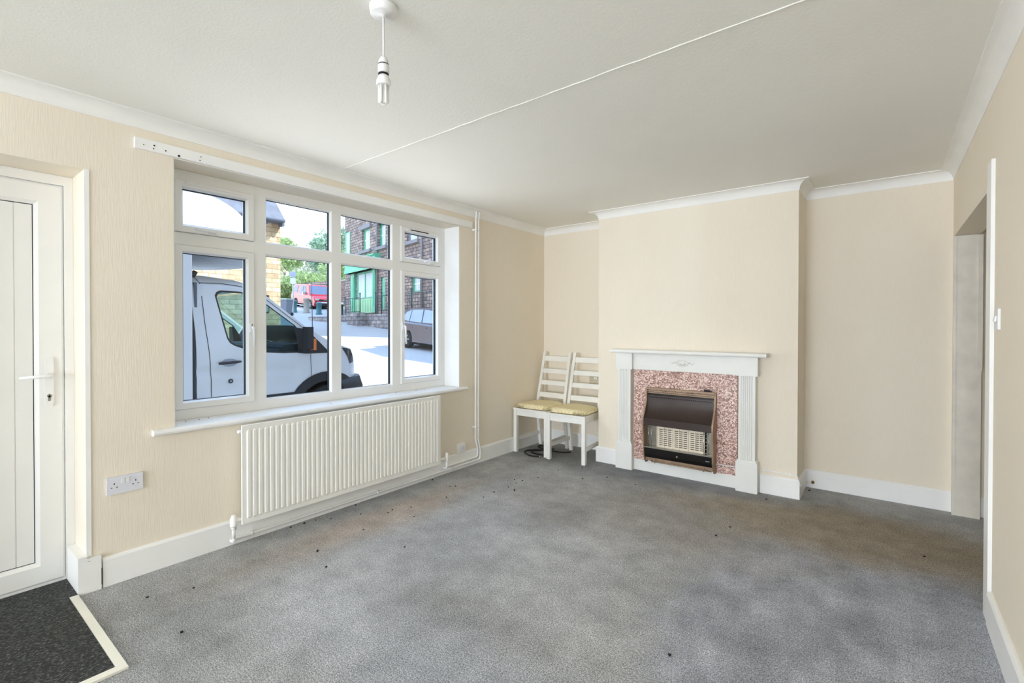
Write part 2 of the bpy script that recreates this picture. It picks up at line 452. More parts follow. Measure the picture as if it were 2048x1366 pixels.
# painted reveal lining and board
b = B(); box(b, XF, XW-.001, 3.119, 3.1248, .732, 2.167); box(b, XF, XW-.001, .9345, .938, .732, 2.167); wpart('reveal_lining', b, M_trim)
b = B()
P = [(XF-.01, .700), (XW+.028, .700), (XW+.038, .705), (XW+.042, .7145), (XW+.038, .725), (XW+.028, .7305), (XF-.01, .7305)]
prism(b, P, .9345, 3.1245, 'Y')
P2 = [(XW+.0005, .700), (XW+.028, .700), (XW+.038, .705), (XW+.042, .7145), (XW+.038, .725), (XW+.028, .7305), (XW+.0005, .7305)]
prism(b, P2, .832, .9345, 'Y'); prism(b, P2, 3.1245, 3.198, 'Y')
bevel(b, .003, 2, 60)
wpart('window_sill', b, M_trim, label='white rounded window board')

# batten over the window
b = B(); box(b, XW+.0005, XW+.02, .764, 3.275, 2.173, 2.228); bevel(b, .003)
bat = tag(obj('curtain_batten', b, M_trim), 'long white wooden curtain batten fixed to the wall above the window', 'batten')
b = B()
for y, z, r in ((.845, 2.205, .004), (.842, 2.188, .003), (.895, 2.192, .0035), (.955, 2.182, .006), (1.06, 2.206, .003), (1.055, 2.186, .003), (.80, 2.196, .0025)):
    b = B(); lathe(b, [(r, XW+.0200), (r, XW+.0206)], 10, Matrix.Translation((0, y, z)), 'X'); obj('screw_hole', b, M_dark, bat)

# ------------------------------------------------------------------ front door
XD = -3.24
door = thing('door_1', 'white panelled front door at the left edge', 'door', (XD, .1, 0)); del door['category']; struct(door)
def dpart(name, bm, m, par=None, label=None):
    o = obj(name, bm, m, par or door, label=label)
    if par is None: local(door, o)
    return o
b = B()
for a in ((.536, .5695, 0, 2.014), (-.3795, -.346, 0, 2.014), (-.346, .536, 1.968, 2.014)):
    box(b, XD-.05, XD+.004, *a)
box(b, XD-.05, XD-.012, -.346, .536, 0, .03); bevel(b, .005)
dpart('door_frame', b, M_upvc)
b = B()
y0, y1, z0, z1 = -.345, .5348, .012, 1.9668; st = .107
ringf = lambda m_, x, mb=None: [b.verts.new(p) for p in ((x, y0+m_, z0+(mb or m_)), (x, y1-m_, z0+(mb or m_)), (x, y1-m_, z1-m_), (x, y0+m_, z1-m_))]
r = [ringf(0, XD-.045), ringf(0, XD-.010), ringf(.010, XD-.002), ringf(st-.016, XD-.002), ringf(st-.004, XD-.014), ringf(st, XD-.016), ringf(st, XD-.045)]
for i in range(6):
    for k in range(4): b.faces.new((r[i][k], r[i][(k+1) % 4], r[i+1][(k+1) % 4], r[i+1][k]))
leaf = dpart('door_leaf', b, M_upvc)
b = B(); n = 0; yy = y1-st-.0015; wd = [.064]+[.12]*6
for w_ in wd:
    lo = max(yy-w_, y0+st+.001)
    if lo >= yy: break
    box(b, XD-.040, XD-.0195, lo+.002, yy-.002, z0+st+.004, z1-st-.004); yy = lo
bevel(b, .0015, 1); box(b, XD-.040, XD-.0225, y0+st+.004, y1-st-.0035, z0+st+.004, z1-st-.004); obj('door_panel', b, M_upvc, leaf, label='inset panel of vertical boards')
b = B(); box(b, XD-.035, XD-.0235, y0+st-.002, y1-st+.002, z0+st-.002, z1-st+.002); obj('panel_seal', b, M_gasket, leaf)
b = B(); xh = XD-.002
pl = []
for k in range(13): a = PI*k/12; pl.append((.478+.0165*math.cos(a), 1.102+.0165*math.sin(a)))
for k in range(13): a = PI+PI*k/12; pl.append((.478+.0165*math.cos(a), .894+.0165*math.sin(a)))
prism(b, pl, xh, xh+.009, 'X'); bevel(b, .002, 1); plate = obj('handle_plate', b, M_plastic, leaf)
b = B(); tube(b, bend([(xh+.008, .480, 1.030), (xh+.055, .480, 1.030), (xh+.055, .368, 1.026)], .018), [.010]*5+[.009, .0085, .008], 12); obj('door_handle', b, M_plastic, plate)
b = B(); lathe(b, [(.0085, xh+.008), (.0085, xh+.011)], 16, Matrix.Translation((0, .478, .930)), 'X'); box(b, xh+.008, xh+.011, .4735, .4825, .905, .930); obj('lock_cylinder', b, M_steel, plate)
b = B(); box(b, xh+.011, xh+.0115, .4768, .4792, .922, .937); obj('keyhole', b, M_dark, plate)

# doormat and edging
b = B(); prism(b, [(-3.225, -.6), (-2.247, -.6), (-2.247, .504), (-2.9915, .504), (-2.9915, .5355), (-3.225, .5355)], .0005, .009, 'Z'); bevel(b, .002, 1)
tag(obj('doormat', b, M_mat), 'dark charcoal ribbed entrance mat inside the front door', 'doormat')
b = B(); box(b, -2.99, -2.212, .505, .536, .0005, .010); box(b, -2.246, -2.212, -.6, .505, .0005, .010); bevel(b, .0025, 1)
tag(obj('edging_strip', b, mat('cream_edging', 'EFEDE0', .5)), 'cream L-shaped edging strip between doormat and grey carpet', 'edging strip')

# ------------------------------------------------------------------ radiator and pipes
rad = thing('radiator', 'long white ribbed panel radiator under the window', 'radiator', (-2.95, 2.015, .13))
def rp(name, b, m, par=None, label=None):
    o = obj(name, b, m, par or rad, label=label)
    if par is None: local(rad, o)
    return o
b = B(); y0, y1, z0, z1 = 1.235, 2.796, .13, .70; xf = -2.912
box(b, xf-.014, xf, y0, y1, z0, z1); bevel(b, .004)
npit = 46; pit = (y1-y0-.04)/npit
for k in range(npit):
    a = y0+.02+pit*k; e = .0062
    prof_ = [(a+.002, xf-.002), (a+.009, xf+e), (a+pit-.009, xf+e), (a+pit-.002, xf-.002)]
    lo = [b.verts.new((x, y, z0+.036)) for y, x in prof_]; hi = [b.verts.new((x, y, z1-.036)) for y, x in prof_]
    for i in range(3): b.faces.new((lo[i], lo[i+1], hi[i+1], hi[i]))
    b.faces.new(lo[::-1]); b.faces.new(hi)
    # recessed shoulders top and bottom so each rib fades into the flat border
    for (zz, s_) in ((z0+.036, -1), (z1-.036, 1)):
        vs = [b.verts.new((xf-.001, prof_[0][0], zz)), b.verts.new((xf+e, prof_[1][0], zz)), b.verts.new((xf+e, prof_[2][0], zz)), b.verts.new((xf-.001, prof_[3][0], zz)), b.verts.new((xf-.001, (prof_[1][0]+prof_[2][0])/2, zz+s_*.012))]
        b.faces.new((vs[0], vs[1], vs[4])); b.faces.new((vs[1], vs[2], vs[4])); b.faces.new((vs[2], vs[3], vs[4]))
rp('panel', b, M_rad)
b = B()
for k in range(60):
    a = y0+.03+(y1-y0-.06)*k/59; box(b, -2.965, xf-.014, a-.001, a+.001, z0+.04, z1-.03)
rp('convector_fins', b, M_rad)
for yb in (y0+.12, y1-.16):
    b = B(); box(b, -3.0135, xf-.014, yb, yb+.04, z0+.1, z1-.1); rp('wall_bracket', b, M_rad)
b = B(); tube(b, [(-2.93, y0+.004, z1-.035), (-2.93, y0-.016, z1-.035)], .009, 10); rp('air_vent', b, M_rad)
b = B()
tube(b, [(-2.935, y0+.01, .158), (-2.935, y0-.03, .158)], .011, 10); lathe(b, [(.017, .128), (.019, .135), (.019, .175), (.014, .182), (.011, .195)], 14, Matrix.Translation((-2.935, y0-.038, 0))); 
tube(b, [(-2.935, y0-.038, .13), (-2.935, y0-.038, .062)], .009, 10); lathe(b, [(.014, .112), (.014, .128)], 6, Matrix.Translation((-2.935, y0-.038, 0)))
rp('valve', b, M_rad)
b = B(); tube(b, [(-2.935, y1-.01, .155), (-2.935, y1+.088, .155)], .010, 10); lathe(b, [(.015, .135), (.016, .14), (.016, .182), (.011, .20)], 14, Matrix.Translation((-2.935, y1+.092, 0)))
rp('valve', b, M_rad)
def pipe(name, pts, label, r=.0085, brs=()):
    b = B(); tube(b, bend(pts, .03), r, 10)
    for y in brs: pass
    return tag(obj(name, b, M_trim), label, 'pipe', 'white painted heating pipes on the window wall')
XP = -2.984
pa = pipe('heating_pipe', [(XP, 3.317, 2.335), (XP, 3.317, 2.30), (XP, 3.309, 2.26), (XP, 3.306, .225), (XP, 3.336, .155), (XP, 3.336, .066), (XP, 2.888, .066), (-2.935, 2.888, .068), (-2.935, 2.888, .136)], 'white upright pipe nearer the window, turning low to the right end of the radiator')
pb = pipe('heating_pipe', [(XP, 3.354, 2.335), (XP, 3.354, 2.30), (XP, 3.345, 2.26), (XP, 3.341, .215), (XP, 3.368, .145), (XP, 3.368, .036), (XP, 1.197, .036), (-2.935, 1.197, .040), (-2.935, 1.197, .062)], 'white pipe further from the window, running low along the whole skirting under the radiator')
for z in (2.16, .345):
    b = B(); box(b, XW+.0005, XP-.004, 3.293, 3.357, z-.008, z+.008); 
    for y in (3.307, 3.342): lathe(b, [(.0125, z-.008), (.0125, z+.008)], 14, Matrix.Translation((XP, y, 0)))
    o = obj('pipe_clip', b, M_plastic); o['label'] = 'white pipe clip just below the coving' if z > 1 else 'white pipe clip low down above the socket box'; o['category'] = 'pipe clip'; o['group'] = 'clips on the pair of pipes'
for y in (2.98, 2.22, 1.32):
    b = B(); box(b, XW+.0185, XP-.002, y-.007, y+.007, .024, .052); lathe(b, [(.012, y-.007), (.012, y+.007)], 12, Matrix.Translation((XP, 0, .036)), 'Y')
    o = obj('pipe_clip', b, M_plastic); o['category'] = 'pipe clip'; o['group'] = 'clips on the low pipe'
    o['label'] = {2.98: 'white pipe clip on the skirting between radiator and upright pipes', 2.22: 'white pipe clip on the low pipe under the middle of the radiator', 1.32: 'white pipe clip on the low pipe near the left radiator valve'}[y]
b = B(); box(b, XW+.0005, XW+.030, 3.088, 3.172, .146, .225); bevel(b, .006)
so = tag(obj('outlet_box', b, M_plastic), 'small square white surface-mounted outlet box low beside the upright pipes', 'outlet')
b = B(); box(b, XW+.03, XW+.033, 3.115, 3.150, .172, .205); bevel(b, .001, 1); obj('socket_face', b, M_plastic2, so)

# double socket
def double_socket(M, label, m):
    t = thing('double_socket', label, 'socket'); t.matrix_world = M
    b = B(); box(b, -.073, .073, -.043, .043, 0, .009); bevel(b, .003)
    obj('face_plate', b, m, t)
    for sx in (-1, 1):
        b = B(); x = sx*.009; box(b, x-.0065, x+.0065, .006, .030, .009, .0125, None); bevel(b, .0015, 1); obj('switch', b, M_plastic, t)
    for cx in (-.043, .043):
        b = B(); box(b, cx-.002, cx+.002, .004, .012, .009, .0094)
        box(b, cx-.014, cx-.0075, -.011, -.0075, .009, .0094); box(b, cx+.0075, cx+.014, -.011, -.0075, .009, .0094)
        obj('pin_holes', b, M_dark, t)
    return t
MX = Matrix(((0, 0, 1, XW+.0005), (1, 0, 0, .7185), (0, 1, 0, .483), (0, 0, 0, 1)))
double_socket(MX, 'white double wall socket on the window wall, left of the radiator', M_plastic2)
MY = Matrix(((1, 0, 0, -2.365), (0, 0, -1, YB-.0005), (0, 1, 0, .722), (0, 0, 0, 1)))
double_socket(MY, 'cream double wall socket in the alcove behind the right-hand chair', mat('aged_plastic', 'CFC6B0', .4))
# light switch on the right wall
sw = thing('light_switch', 'white light switch on the right wall beside the opening', 'light switch', (XR, 2.765, 1.303))
b = B(); box(b, -.009, -.0005, -.042, .042, -.042, .042); bevel(b, .003); obj('face_plate', b, M_plastic, sw)
b = B(); box(b, -.0145, -.009, -.011, .011, -.012, .012, Matrix.Rotation(.12, 4, 'Y')); bevel(b, .0015, 1); obj('rocker', b, M_plastic, sw)

# ------------------------------------------------------------------ fireplace surround
M_surr = mat('surround_paint', 'ECECE7', .4, vary=.02)
fs = thing('fireplace_surround', 'white painted fireplace surround with pink stone inset on the chimney breast', 'fireplace', (-1.34, YC, 0))
def fp(name, b, m, par=None, label=None):
    o = obj(name, b, m, par or fs, label=label)
    if par is None: local(fs, o)
    return o
YF = 4.02
b = B(); Pm = [(3.975, 1.052), (3.978, 1.043), (3.99, 1.040), (YC-.0005, 1.040), (YC-.0005, 1.071), (3.985, 1.071), (3.977, 1.065)]
prism(b, Pm, -1.962, -.697, 'X'); bevel(b, .002, 1); fp('mantel_shelf', b, M_surr)
for (x0, x1) in ((-1.925, -1.771), (-.916, -.762)):
    b = B()
    box(b, x0, x1, YF, YC-.0005, 0, .232); box(b, x0+.008, x1-.008, YF+.004, YC-.0005, .232, .246)
    box(b, x0, x1, YF, YC-.0005, .893, 1.040)
    bevel(b, .004)
    w = x1-x0
    # fluted shaft
    xa, xb = x0+.018, x1-.018; n = 6; pts_ = [(xa, YC-.001), (xa, YF+.012)]
    for k in range(n):
        cxx = xa+.022+(xb-xa-.044)*k/(n-1); 
        for dx, dy in ((-.0055, 0), (-.004, .004), (0, .0078), (.004, .004), (.0055, 0)): pts_.append((cxx+dx, YF+.012+dy))
    pts_ += [(xb, YF+.012), (xb, YC-.001)]
    prism(b, pts_, .246, .893, 'Z')
    fp('pilaster', b, M_surr)
b = B(); box(b, -1.771, -.916, 4.052, YC-.0005, .895, 1.040)
for z in (.925, .938, .985, .998, 1.012): box(b, -1.769, -.918, 4.0485, 4.053, z-.0025, z+.0025)
fr = fp('frieze', b, M_surr)
b = B()
def ell(bm_, cx, cz, rx, rz, r, y, n=28):
    pts_ = [(cx+rx*math.cos(2*PI*k/n), y, cz+rz*math.sin(2*PI*k/n)) for k in range(n+1)]
    tube(bm_, pts_, r, 6, False)
ell(b, -1.343, .966, .048, .030, .0035, 4.050); ell(b, -1.343, .966, .034, .019, .0025, 4.048)
for k in range(9):
    a = -PI*k/8; tube(b, [(-1.343+.010*math.cos(a), 4.047, .963+.006*math.sin(a)), (-1.343+.028*math.cos(a), 4.046, .963+.016*math.sin(a))], [.002, .0035], 6)
for s_ in (-1, 1):
    tube(b, [(-1.343+s_*(.055+.006*k), 4.049, .966+.010*math.sin(k*.9)) for k in range(9)], [.004-.0003*k for k in range(9)], 6)
obj('carved_ornament', b, M_surr, fr)
b = B()
box(b, -1.771, -1.386, 4.072, YC-.0005, .098, .895); box(b, -1.384, -.916, 4.0725, YC-.0005, .165, .895); box(b, -1.384, -.916, 4.072, YC-.0005, .098, .163); bevel(b, .001, 1)
fp('stone_inset', b, M_pink, label='pink and white speckled stone inset')
b = B(); box(b, -1.771, -.916, 4.074, YC-.0005, 0, .100); bevel(b, .003); fp('base_board', b, M_surr)

# gas fire
GX0, GX1 = -1.652, -1.068
gf = thing('gas_fire', 'old brown and bronze gas fire with radiant grille set into the pink stone', 'gas fire', (-1.36, 4.0, .1))
M_bronze = mat('bronze_casing', 'A68C72', .45, .35, vary=.1, vscale=8); M_brown = mat('brown_enamel', '3A2C27', .35, .1, vary=.1); M_blk = mat('black_enamel', '100D0C', .3)
M_clay = mat('clay_radiant', 'E9DFCB', .8, vary=.05, vscale=30); M_slot = mat('radiant_slots', '5B4A3C', .9); M_refl = mat('reflector', 'A9A69A', .3, .9, vary=.08)
def gp(name, b, m, par=None, label=None):
    o = obj(name, b, m, par or gf, label=label)
    if par is None: local(gf, o)
    return o
def front(z):   # S-curve of the casing front
    pts_ = [(.095, 4.030), (.14, 4.000), (.18, 3.982), (.30, 3.972), (.43, 3.962), (.485, 3.962), (.53, 3.985), (.58, 4.015), (.63, 4.035), (.70, 4.040), (.745, 4.040)]
    for (a, ya), (c_, yc) in zip(pts_, pts_[1:]):
        if z <= c_: return ya+(yc-ya)*(z-a)/(c_-a)
    return pts_[-1][1]
zsl = [.095+.65*k/26 for k in range(27)]
for xa in (GX0, GX1-.012):
    b = B(); prism(b, [(front(z), z) for z in zsl]+[(4.0715, .745), (4.0715, .095)], xa, xa+.012, 'X'); bevel(b, .0015, 1)
    gp('side_panel', b, M_bronze)
b = B(); box(b, GX0+.012, GX1-.012, 4.03, 4.0715, .730, .745); box(b, GX0+.012, GX1-.012, 4.036, 4.048, .712, .722); box(b, GX0+.012, GX1-.012, 4.055, 4.0715, .695, .705); bevel(b, .0015, 1); gp('top_rail', b, M_bronze)
# curved canopy
b = B(); cv = []
for k in range(17):
    t = k/16; z = .680-.190*t; y = 4.055-.012*t-.078*t**3.2
    cv.append((y, z))
cv2 = cv+[(3.962, .490), (3.962, .432), (3.975, .432), (4.06, .470), (4.066, .68)]
prism(b, cv2, GX0+.0125, GX1-.0125, 'X'); can = gp('canopy', b, M_brown)
b = B()
for k in range(30):
    x = GX0+.04+(GX1-GX0-.08)*k/29; tube(b, [(x, 4.0525, .662), (x, 4.0500, .662)], .0045, 8)
obj('vent_hole', b, M_dark, can)
b = B(); box(b, GX0+.0125, GX1-.0125, 4.066, 4.0712, .24, .70); gp('back_plate', b, M_blk)
# radiants
b = B(); box(b, -1.545, -1.150, 4.028, 4.046, .238, .418); rdt = gp('radiant', b, M_clay)
for g_ in range(3):
    gx = -1.535+.131*g_; b = B()
    for r_ in range(9):
        for c_ in range(3):
            x = gx+.012+.037*c_; z = .262+.0165*r_
            box(b, x, x+.029, 4.0262, 4.0285, z, z+.006)
    obj('slot_pattern', b, M_slot, rdt)
b = B()
for g_ in range(4): x = -1.541+.1305*g_; box(b, x-.003, x+.003, 4.020, 4.029, .240, .416)
box(b, -1.548, -1.147, 4.018, 4.046, .418, .426); obj('radiant_frame', b, M_clay, rdt)
b = B(); box(b, GX0+.0125, -1.556, 4.055, 4.060, .242, .43); box(b, -1.142, GX1-.0125, 4.055, 4.060, .242, .43)
prism(b, [(3.975, .236), (4.066, .236), (4.066, .240), (3.975, .246)], GX0+.0125, GX1-.0125, 'X'); gp('reflector', b, M_refl)
for x in (-1.600, -1.577): b = B(); tube(b, [(x, 3.985, .24), (x, 3.978, .43)], .0016, 6); gp('guard_bar', b, M_chrome)
for k in range(6):
    z = .262+.030*k
    b = B(); tube(b, [(-1.606, 3.983, z), (-1.556, 3.983, z)], .0014, 6); gp('guard_bar', b, M_chrome)
    b = B(); tube(b, [(-1.142, 3.983, z), (-1.104, 3.983, z)], .002, 6); gp('guard_bar', b, M_chrome)
for x in (-1.142, -1.104): b = B(); tube(b, [(x, 3.985, .24), (x, 3.978, .43)], .002, 6); gp('guard_bar', b, M_chrome)
for x in (-1.463, -1.338): b = B(); tube(b, [(x, 3.985, .24), (x, 3.978, .43)], .0009, 6); gp('guard_bar', b, M_chrome)
b = B(); prism(b, [(front(z), z) for z in (.150, .16, .18, .20, .22, .236)]+[(4.066, .236), (4.066, .150)], GX0+.0125, GX1-.0125, 'X'); lp = gp('lower_panel', b, M_blk)
b = B(); lathe(b, [(.007, 3.972), (.007, 3.982)], 14, Matrix.Translation((-1.355, 0, .196)), 'Y'); obj('ignition_button', b, M_steel, lp)
b = B(); box(b, -1.128, -1.098, 3.9755, 3.979, .196, .203); obj('badge', b, mat('badge_grey', '8E9298', .4, .5), lp)
b = B(); tube(b, [(GX0+.07, 4.0, .118), (GX1-.02, 4.0, .118)], .006, 8); box(b, GX0+.01, GX1-.01, 4.02, 4.066, .120, .150)
for x in (GX0+.10, GX1-.08): tube(b, [(x, 4.0, .106), (x, 4.0, .135)], .005, 8)
gp('bottom_rail', b, M_bronze)
b = B(); tube(b, bend([(-1.155, 4.050, .748), (-1.155, 4.035, .757), (-1.120, 4.030, .757), (-1.105, 4.045, .747)], .01), .006, 8); box(b, -1.160, -1.100, 4.028, 4.050, .745, .751); bevel(b, .001, 1)
gp('control_lever', b, M_blk)
b = B(); tube(b, [(GX1, 4.062, .170), (-.917, 4.062, .170)], .004, 8)
tag(obj('gas_pipe', b, M_trim), 'short thin white pipe from the gas fire across the pink stone', 'pipe', 'gas supply pipes')
b = B(); tube(b, bend([(-.762, YC-.008, .176), (-.51, YC-.008, .172), (CR+.024, YC-.006, .10)], .01), .004, 8)
for x in (-.73, -.55): box(b, x-.004, x+.004, YC-.014, YC-.0005, .168, .182)
tag(obj('gas_pipe', b, M_trim), 'thin white pipe along the chimney breast above the skirting, right of the fireplace', 'pipe', 'gas supply pipes')
b = B(); tube(b, [(CR+.02, YB-.026, .045), (CR+.058, YB-.026, .045)], .006, 8)
gt = tag(obj('gas_pipe', b, M_trim), 'capped pipe stub at the skirting of the right alcove', 'pipe', 'gas supply pipes')
b = B(); lathe(b, [(.004, -.008), (.011, -.006), (.012, .004), (.006, .009)], 12, Matrix.Translation((CR+.064, YB-.028, .047)), 'Y'); obj('brass_cap', b, M_brass, gt)

# ------------------------------------------------------------------ chairs
M_chair = mat('chair_white_paint', 'F1F0EA', .45, vary=.03, vscale=6)
def bar(b, p, q, w, d):
    """rectangular bar from p to q, w along X, d across"""
    p, q = Vector(p), Vector(q); a = (q-p).normalized(); x = Vector((1, 0, 0)); x = (x-a*x.dot(a)).normalized(); y = a.cross(x)
    vs = [b.verts.new(c_+x*sx*w/2+y*sy*d/2) for c_ in (p, q) for sx, sy in ((-1, -1), (1, -1), (1, 1), (-1, 1))]
    b.faces.new(vs[:4][::-1]); b.faces.new(vs[4:])
    for i in range(4): b.faces.new((vs[i], vs[(i+1) % 4], vs[4+(i+1) % 4], vs[4+i]))
def make_chair():
    t = thing('dining_chair', '', 'chair')
    zs_ = .448
    b = B(); vs = [(-.205, -.02), (.205, -.02), (.186, .40), (-.186, .40)]
    prism(b, vs, zs_-.016, zs_, 'Z'); bevel(b, .005); obj('seat', b, M_chair, t)
    b = B(); box(b, -.185, .185, -.004, .016, zs_-.075, zs_-.016); 
    for s_ in (-1, 1): bar(b, (s_*.188, .0, zs_-.046), (s_*.172, .385, zs_-.046), .018, .058)
    box(b, -.17, .17, .375, .393, zs_-.075, zs_-.016); bevel(b, .002, 1); obj('apron', b, M_chair, t)
    for s_ in (-1, 1):
        b = B(); box(b, s_*.185-.0175, s_*.185+.0175, -.012, .023, 0, zs_-.016); bevel(b, .003, 1); obj('leg', b, M_chair, t)
    for s_ in (-1, 1):
        b = B()
        P_ = [(s_*.166, .425, 0), (s_*.168, .385, .30), (s_*.168, .385, .50), (s_*.158, .50, 1.0)]
        n_ = 0; rings = []
        for i, p in enumerate(P_):
            dp = (.030, .036, .036, .026)[i]
            rings.append([b.verts.new((p[0]+sx*.0145, p[1]+sy*dp/2, p[2])) for sx, sy in ((-1, -1), (1, -1), (1, 1), (-1, 1))])
        for i in range(3):
            for k in range(4): b.faces.new((rings[i][k], rings[i][(k+1) % 4], rings[i+1][(k+1) % 4], rings[i+1][k]))
        b.faces.new(rings[0][::-1]); b.faces.new(rings[-1]); bevel(b, .003, 1, 50)
        obj('back_post', b, M_chair, t)
    for z, h in ((.545, .050), (.672, .046), (.796, .046), (.928, .052)):
        y = .385+(z-.5)*.23; xx = .168-(z-.5)*.02
        b = B(); n_ = 8; fr_ = []; bk = []
        for k in range(n_+1):
            u = k/n_*2-1; yo = y+.010*(1-u*u)
            fr_.append([b.verts.new((u*(xx-.010), yo+dy+(zz-z)*.23, zz)) for dy, zz in ((-.007, z-h/2), (-.007, z+h/2), (.007, z+h/2), (.007, z-h/2))])
        for k in range(n_):
            for j in range(4): b.faces.new((fr_[k][j], fr_[k][(j+1) % 4], fr_[k+1][(j+1) % 4], fr_[k+1][j]))
        b.faces.new(fr_[0]); b.faces.new(fr_[-1][::-1]); obj('slat', b, M_chair, t)
    for s_ in (-1, 1):
        b = B(); bar(b, (s_*.185, .02, .132), (s_*.1675, .395, .132), .018, .034); bevel(b, .002, 1); obj('stretcher', b, M_chair, t)
    return t
def copy_tree(o):
    c_ = o.copy(); C.objects.link(c_)
    for ch in list(o.children):
        d = ch.copy(); C.objects.link(d); d.parent = c_
    return c_
ch1 = make_chair(); ch1.location = (-2.789, 3.905, 0); ch1['group'] = 'ladder-back chairs in the alcove'
ch2 = copy_tree(ch1); ch2.location = (-2.369, 3.888, 0); ch2.rotation_euler = (0, 0, math.radians(3.2))
ch1['label'] = 'white ladder-back wooden chair in the corner against the window wall'
ch2['label'] = 'white ladder-back wooden chair nearer the fireplace, partly behind the chimney breast'
def cushion_mat():
    m = bpy.data.materials.new('yellow_knit'); n = N(m)
    w = n.n.new('ShaderNodeTexWave'); w.bands_direction = 'X'; w.inputs['Scale'].default_value = 22; w.inputs['Distortion'].default_value = .6
    w.inputs['Detail'].default_value = 1; n.link(n.coord(), w.inputs['Vector'])
    n.color(n.ramp(w.outputs['Fac'], [(.15, lin('E8D698')), (.6, lin('F4E6B8')), (.95, lin('FBF5DE'))]))
    n.b.inputs['Roughness'].default_value = .9; n.bump(w.outputs['Fac'], .7, .004); return m
M_cush = cushion_mat()
def cushion(loc, rz, label, seed):
    random.seed(seed); b = B(); nx, ny = 26, 24; W, D, H = .412, .395, .036
    top = []; bot = []
    for i in range(nx+1):
        rt, rb = [], []
        for j in range(ny+1):
            u = i/nx*2-1; v = j/ny*2-1
            # squircle outline with rounded corners
            k = max(abs(u), abs(v)); e = (abs(u)**5+abs(v)**5)**(1/5) if k > 0 else 1
            s_ = k/e if e else 1
            x = u*W/2*s_; y = v*D/2*s_*(1 if v < 0 else 1)
            x *= 1-.06*(v+1)/2
            edge = min(1, (1-k)*5)
            hh = H*(math.sqrt(max(0, 1-(1-edge)**2)))*(1-.25*math.exp(-((u/.5)**2+(v/.5)**2)))+.0015*math.sin(u*14+seed)*math.cos(v*9)
            sag = -.0*u
            rt.append(b.verts.new((x, y, .012+hh+.004*math.sin(3*u+seed)))); rb.append(b.verts.new((x, y, .012-hh*.35*edge if edge < 1 else .001)))
        top.append(rt); bot.append(rb)
    for i in range(nx):
        for j in range(ny):
            b.faces.new((top[i][j], top[i+1][j], top[i+1][j+1], top[i][j+1])); b.faces.new((bot[i][j], bot[i][j+1], bot[i+1][j+1], bot[i+1][j]))
    for i in range(nx):
        b.faces.new((top[i][0], bot[i][0], bot[i+1][0], top[i+1][0])); b.faces.new((top[i][ny], top[i+1][ny], bot[i+1][ny], bot[i][ny]))
    for j in range(ny):
        b.faces.new((top[0][j], top[0][j+1], bot[0][j+1], bot[0][j])); b.faces.new((top[nx][j], bot[nx][j], bot[nx][j+1], top[nx][j+1]))
    o = obj('seat_cushion', b, M_cush, smooth=True); o.location = loc; o.rotation_euler = (0, 0, rz)
    tag(o, label, 'cushion', 'knitted seat pads'); return o
cushion((-2.786, 4.075, .4485), math.radians(-2), 'pale yellow ribbed seat pad on the corner chair', 1)
cushion((-2.378, 4.062, .4485), math.radians(5), 'pale yellow ribbed seat pad on the chair nearer the fireplace', 2)
# cable on the carpet
b = B()
pts_ = [(-2.66, 3.86, .0078), (-2.74, 3.84, .0078), (-2.83, 3.88, .0078), (-2.885, 3.94, .0078), (-2.87, 4.01, .0078), (-2.80, 4.08, .0078), (-2.70, 4.12, .0078), (-2.56, 4.14, .0078), (-2.50, 4.20, .0078)]
def smooth_path(p, k=6):
    p = [Vector(q) for q in p]; out = []
    for i in range(len(p)-1):
        a, b_, c_, d = p[max(i-1, 0)], p[i], p[i+1], p[min(i+2, len(p)-1)]
        for j in range(k):
            t = j/k; out.append(.5*((2*b_)+(c_-a)*t+(2*a-5*b_+4*c_-d)*t*t+(3*b_-a-3*c_+d)*t**3))
    return out+[p[-1]]
tube(b, smooth_path(pts_), .007, 8)
pts_ = [(-2.60, 3.97, .0078), (-2.70, 3.93, .0078), (-2.80, 3.95, .0078), (-2.84, 4.00, .0078), (-2.80, 4.05, .0078), (-2.74, 4.16, .0078), (-2.86, 4.24, .0078), (-2.90, 4.20, .0078), (-2.82, 4.15, .0078), (-2.70, 4.20, .0078)]
tube(b, smooth_path(pts_), .007, 8)
cb_ = tag(obj('cable', b, M_black), 'loose black cable coiled on the carpet under the chairs', 'cable')
b = B(); tube(b, [(-2.66, 3.86, .0065), (-2.64, 3.862, .0065)], .0062, 10); obj('connector', b, M_chrome, cb_, label='metal plug end'); b = B(); tube(b, [(-2.93, 4.235, .0065), (-2.895, 4.215, .0065)], .0062, 10); obj('connector', b, M_chrome, cb_, label='metal plug end')

# ------------------------------------------------------------------ pendant light
pend = thing('pendant_light', 'white ceiling pendant with bare energy-saving bulb', 'ceiling light', (-1.345, 1.027, ZC))
b = B(); lathe(b, [(.046, -.0003), (.046, -.006), (.043, -.026), (.040, -.0295), (.007, -.030), (.006, -.036)], 36); obj('ceiling_rose', b, M_plastic, pend)
b = B(); tube(b, [(0, 0, -.03), (0, 0, -.172)], .0034, 10); obj('flex', b, M_plastic, pend)
b = B(); lathe(b, [(.005, -.166), (.009, -.169), (.0155, -.180), (.0175, -.194)], 24); lathe(b, [(.0185, -.1965), (.0190, -.202), (.0190, -.2250)], 24); lh = obj('lamp_holder', b, M_plastic, pend)
for r_, z_ in ((.0183, -.1935), (.0175, -.2250)): b = B(); lathe(b, [(r_, z_), (r_, z_-.0035)], 24); obj('gap_ring', b, M_black, lh, label='dark gap ring')  # thin black rings at the joints of the lamp holder
b = B(); lathe(b, [(.012, -.2285), (.0165, -.232), (.0235, -.248), (.0245, -.262), (.0235, -.266)], 28); bulb = obj('bulb', b, M_plastic, pend)
M_tube = mat('phosphor_tube', 'F4F4F0', .25, vary=.01)
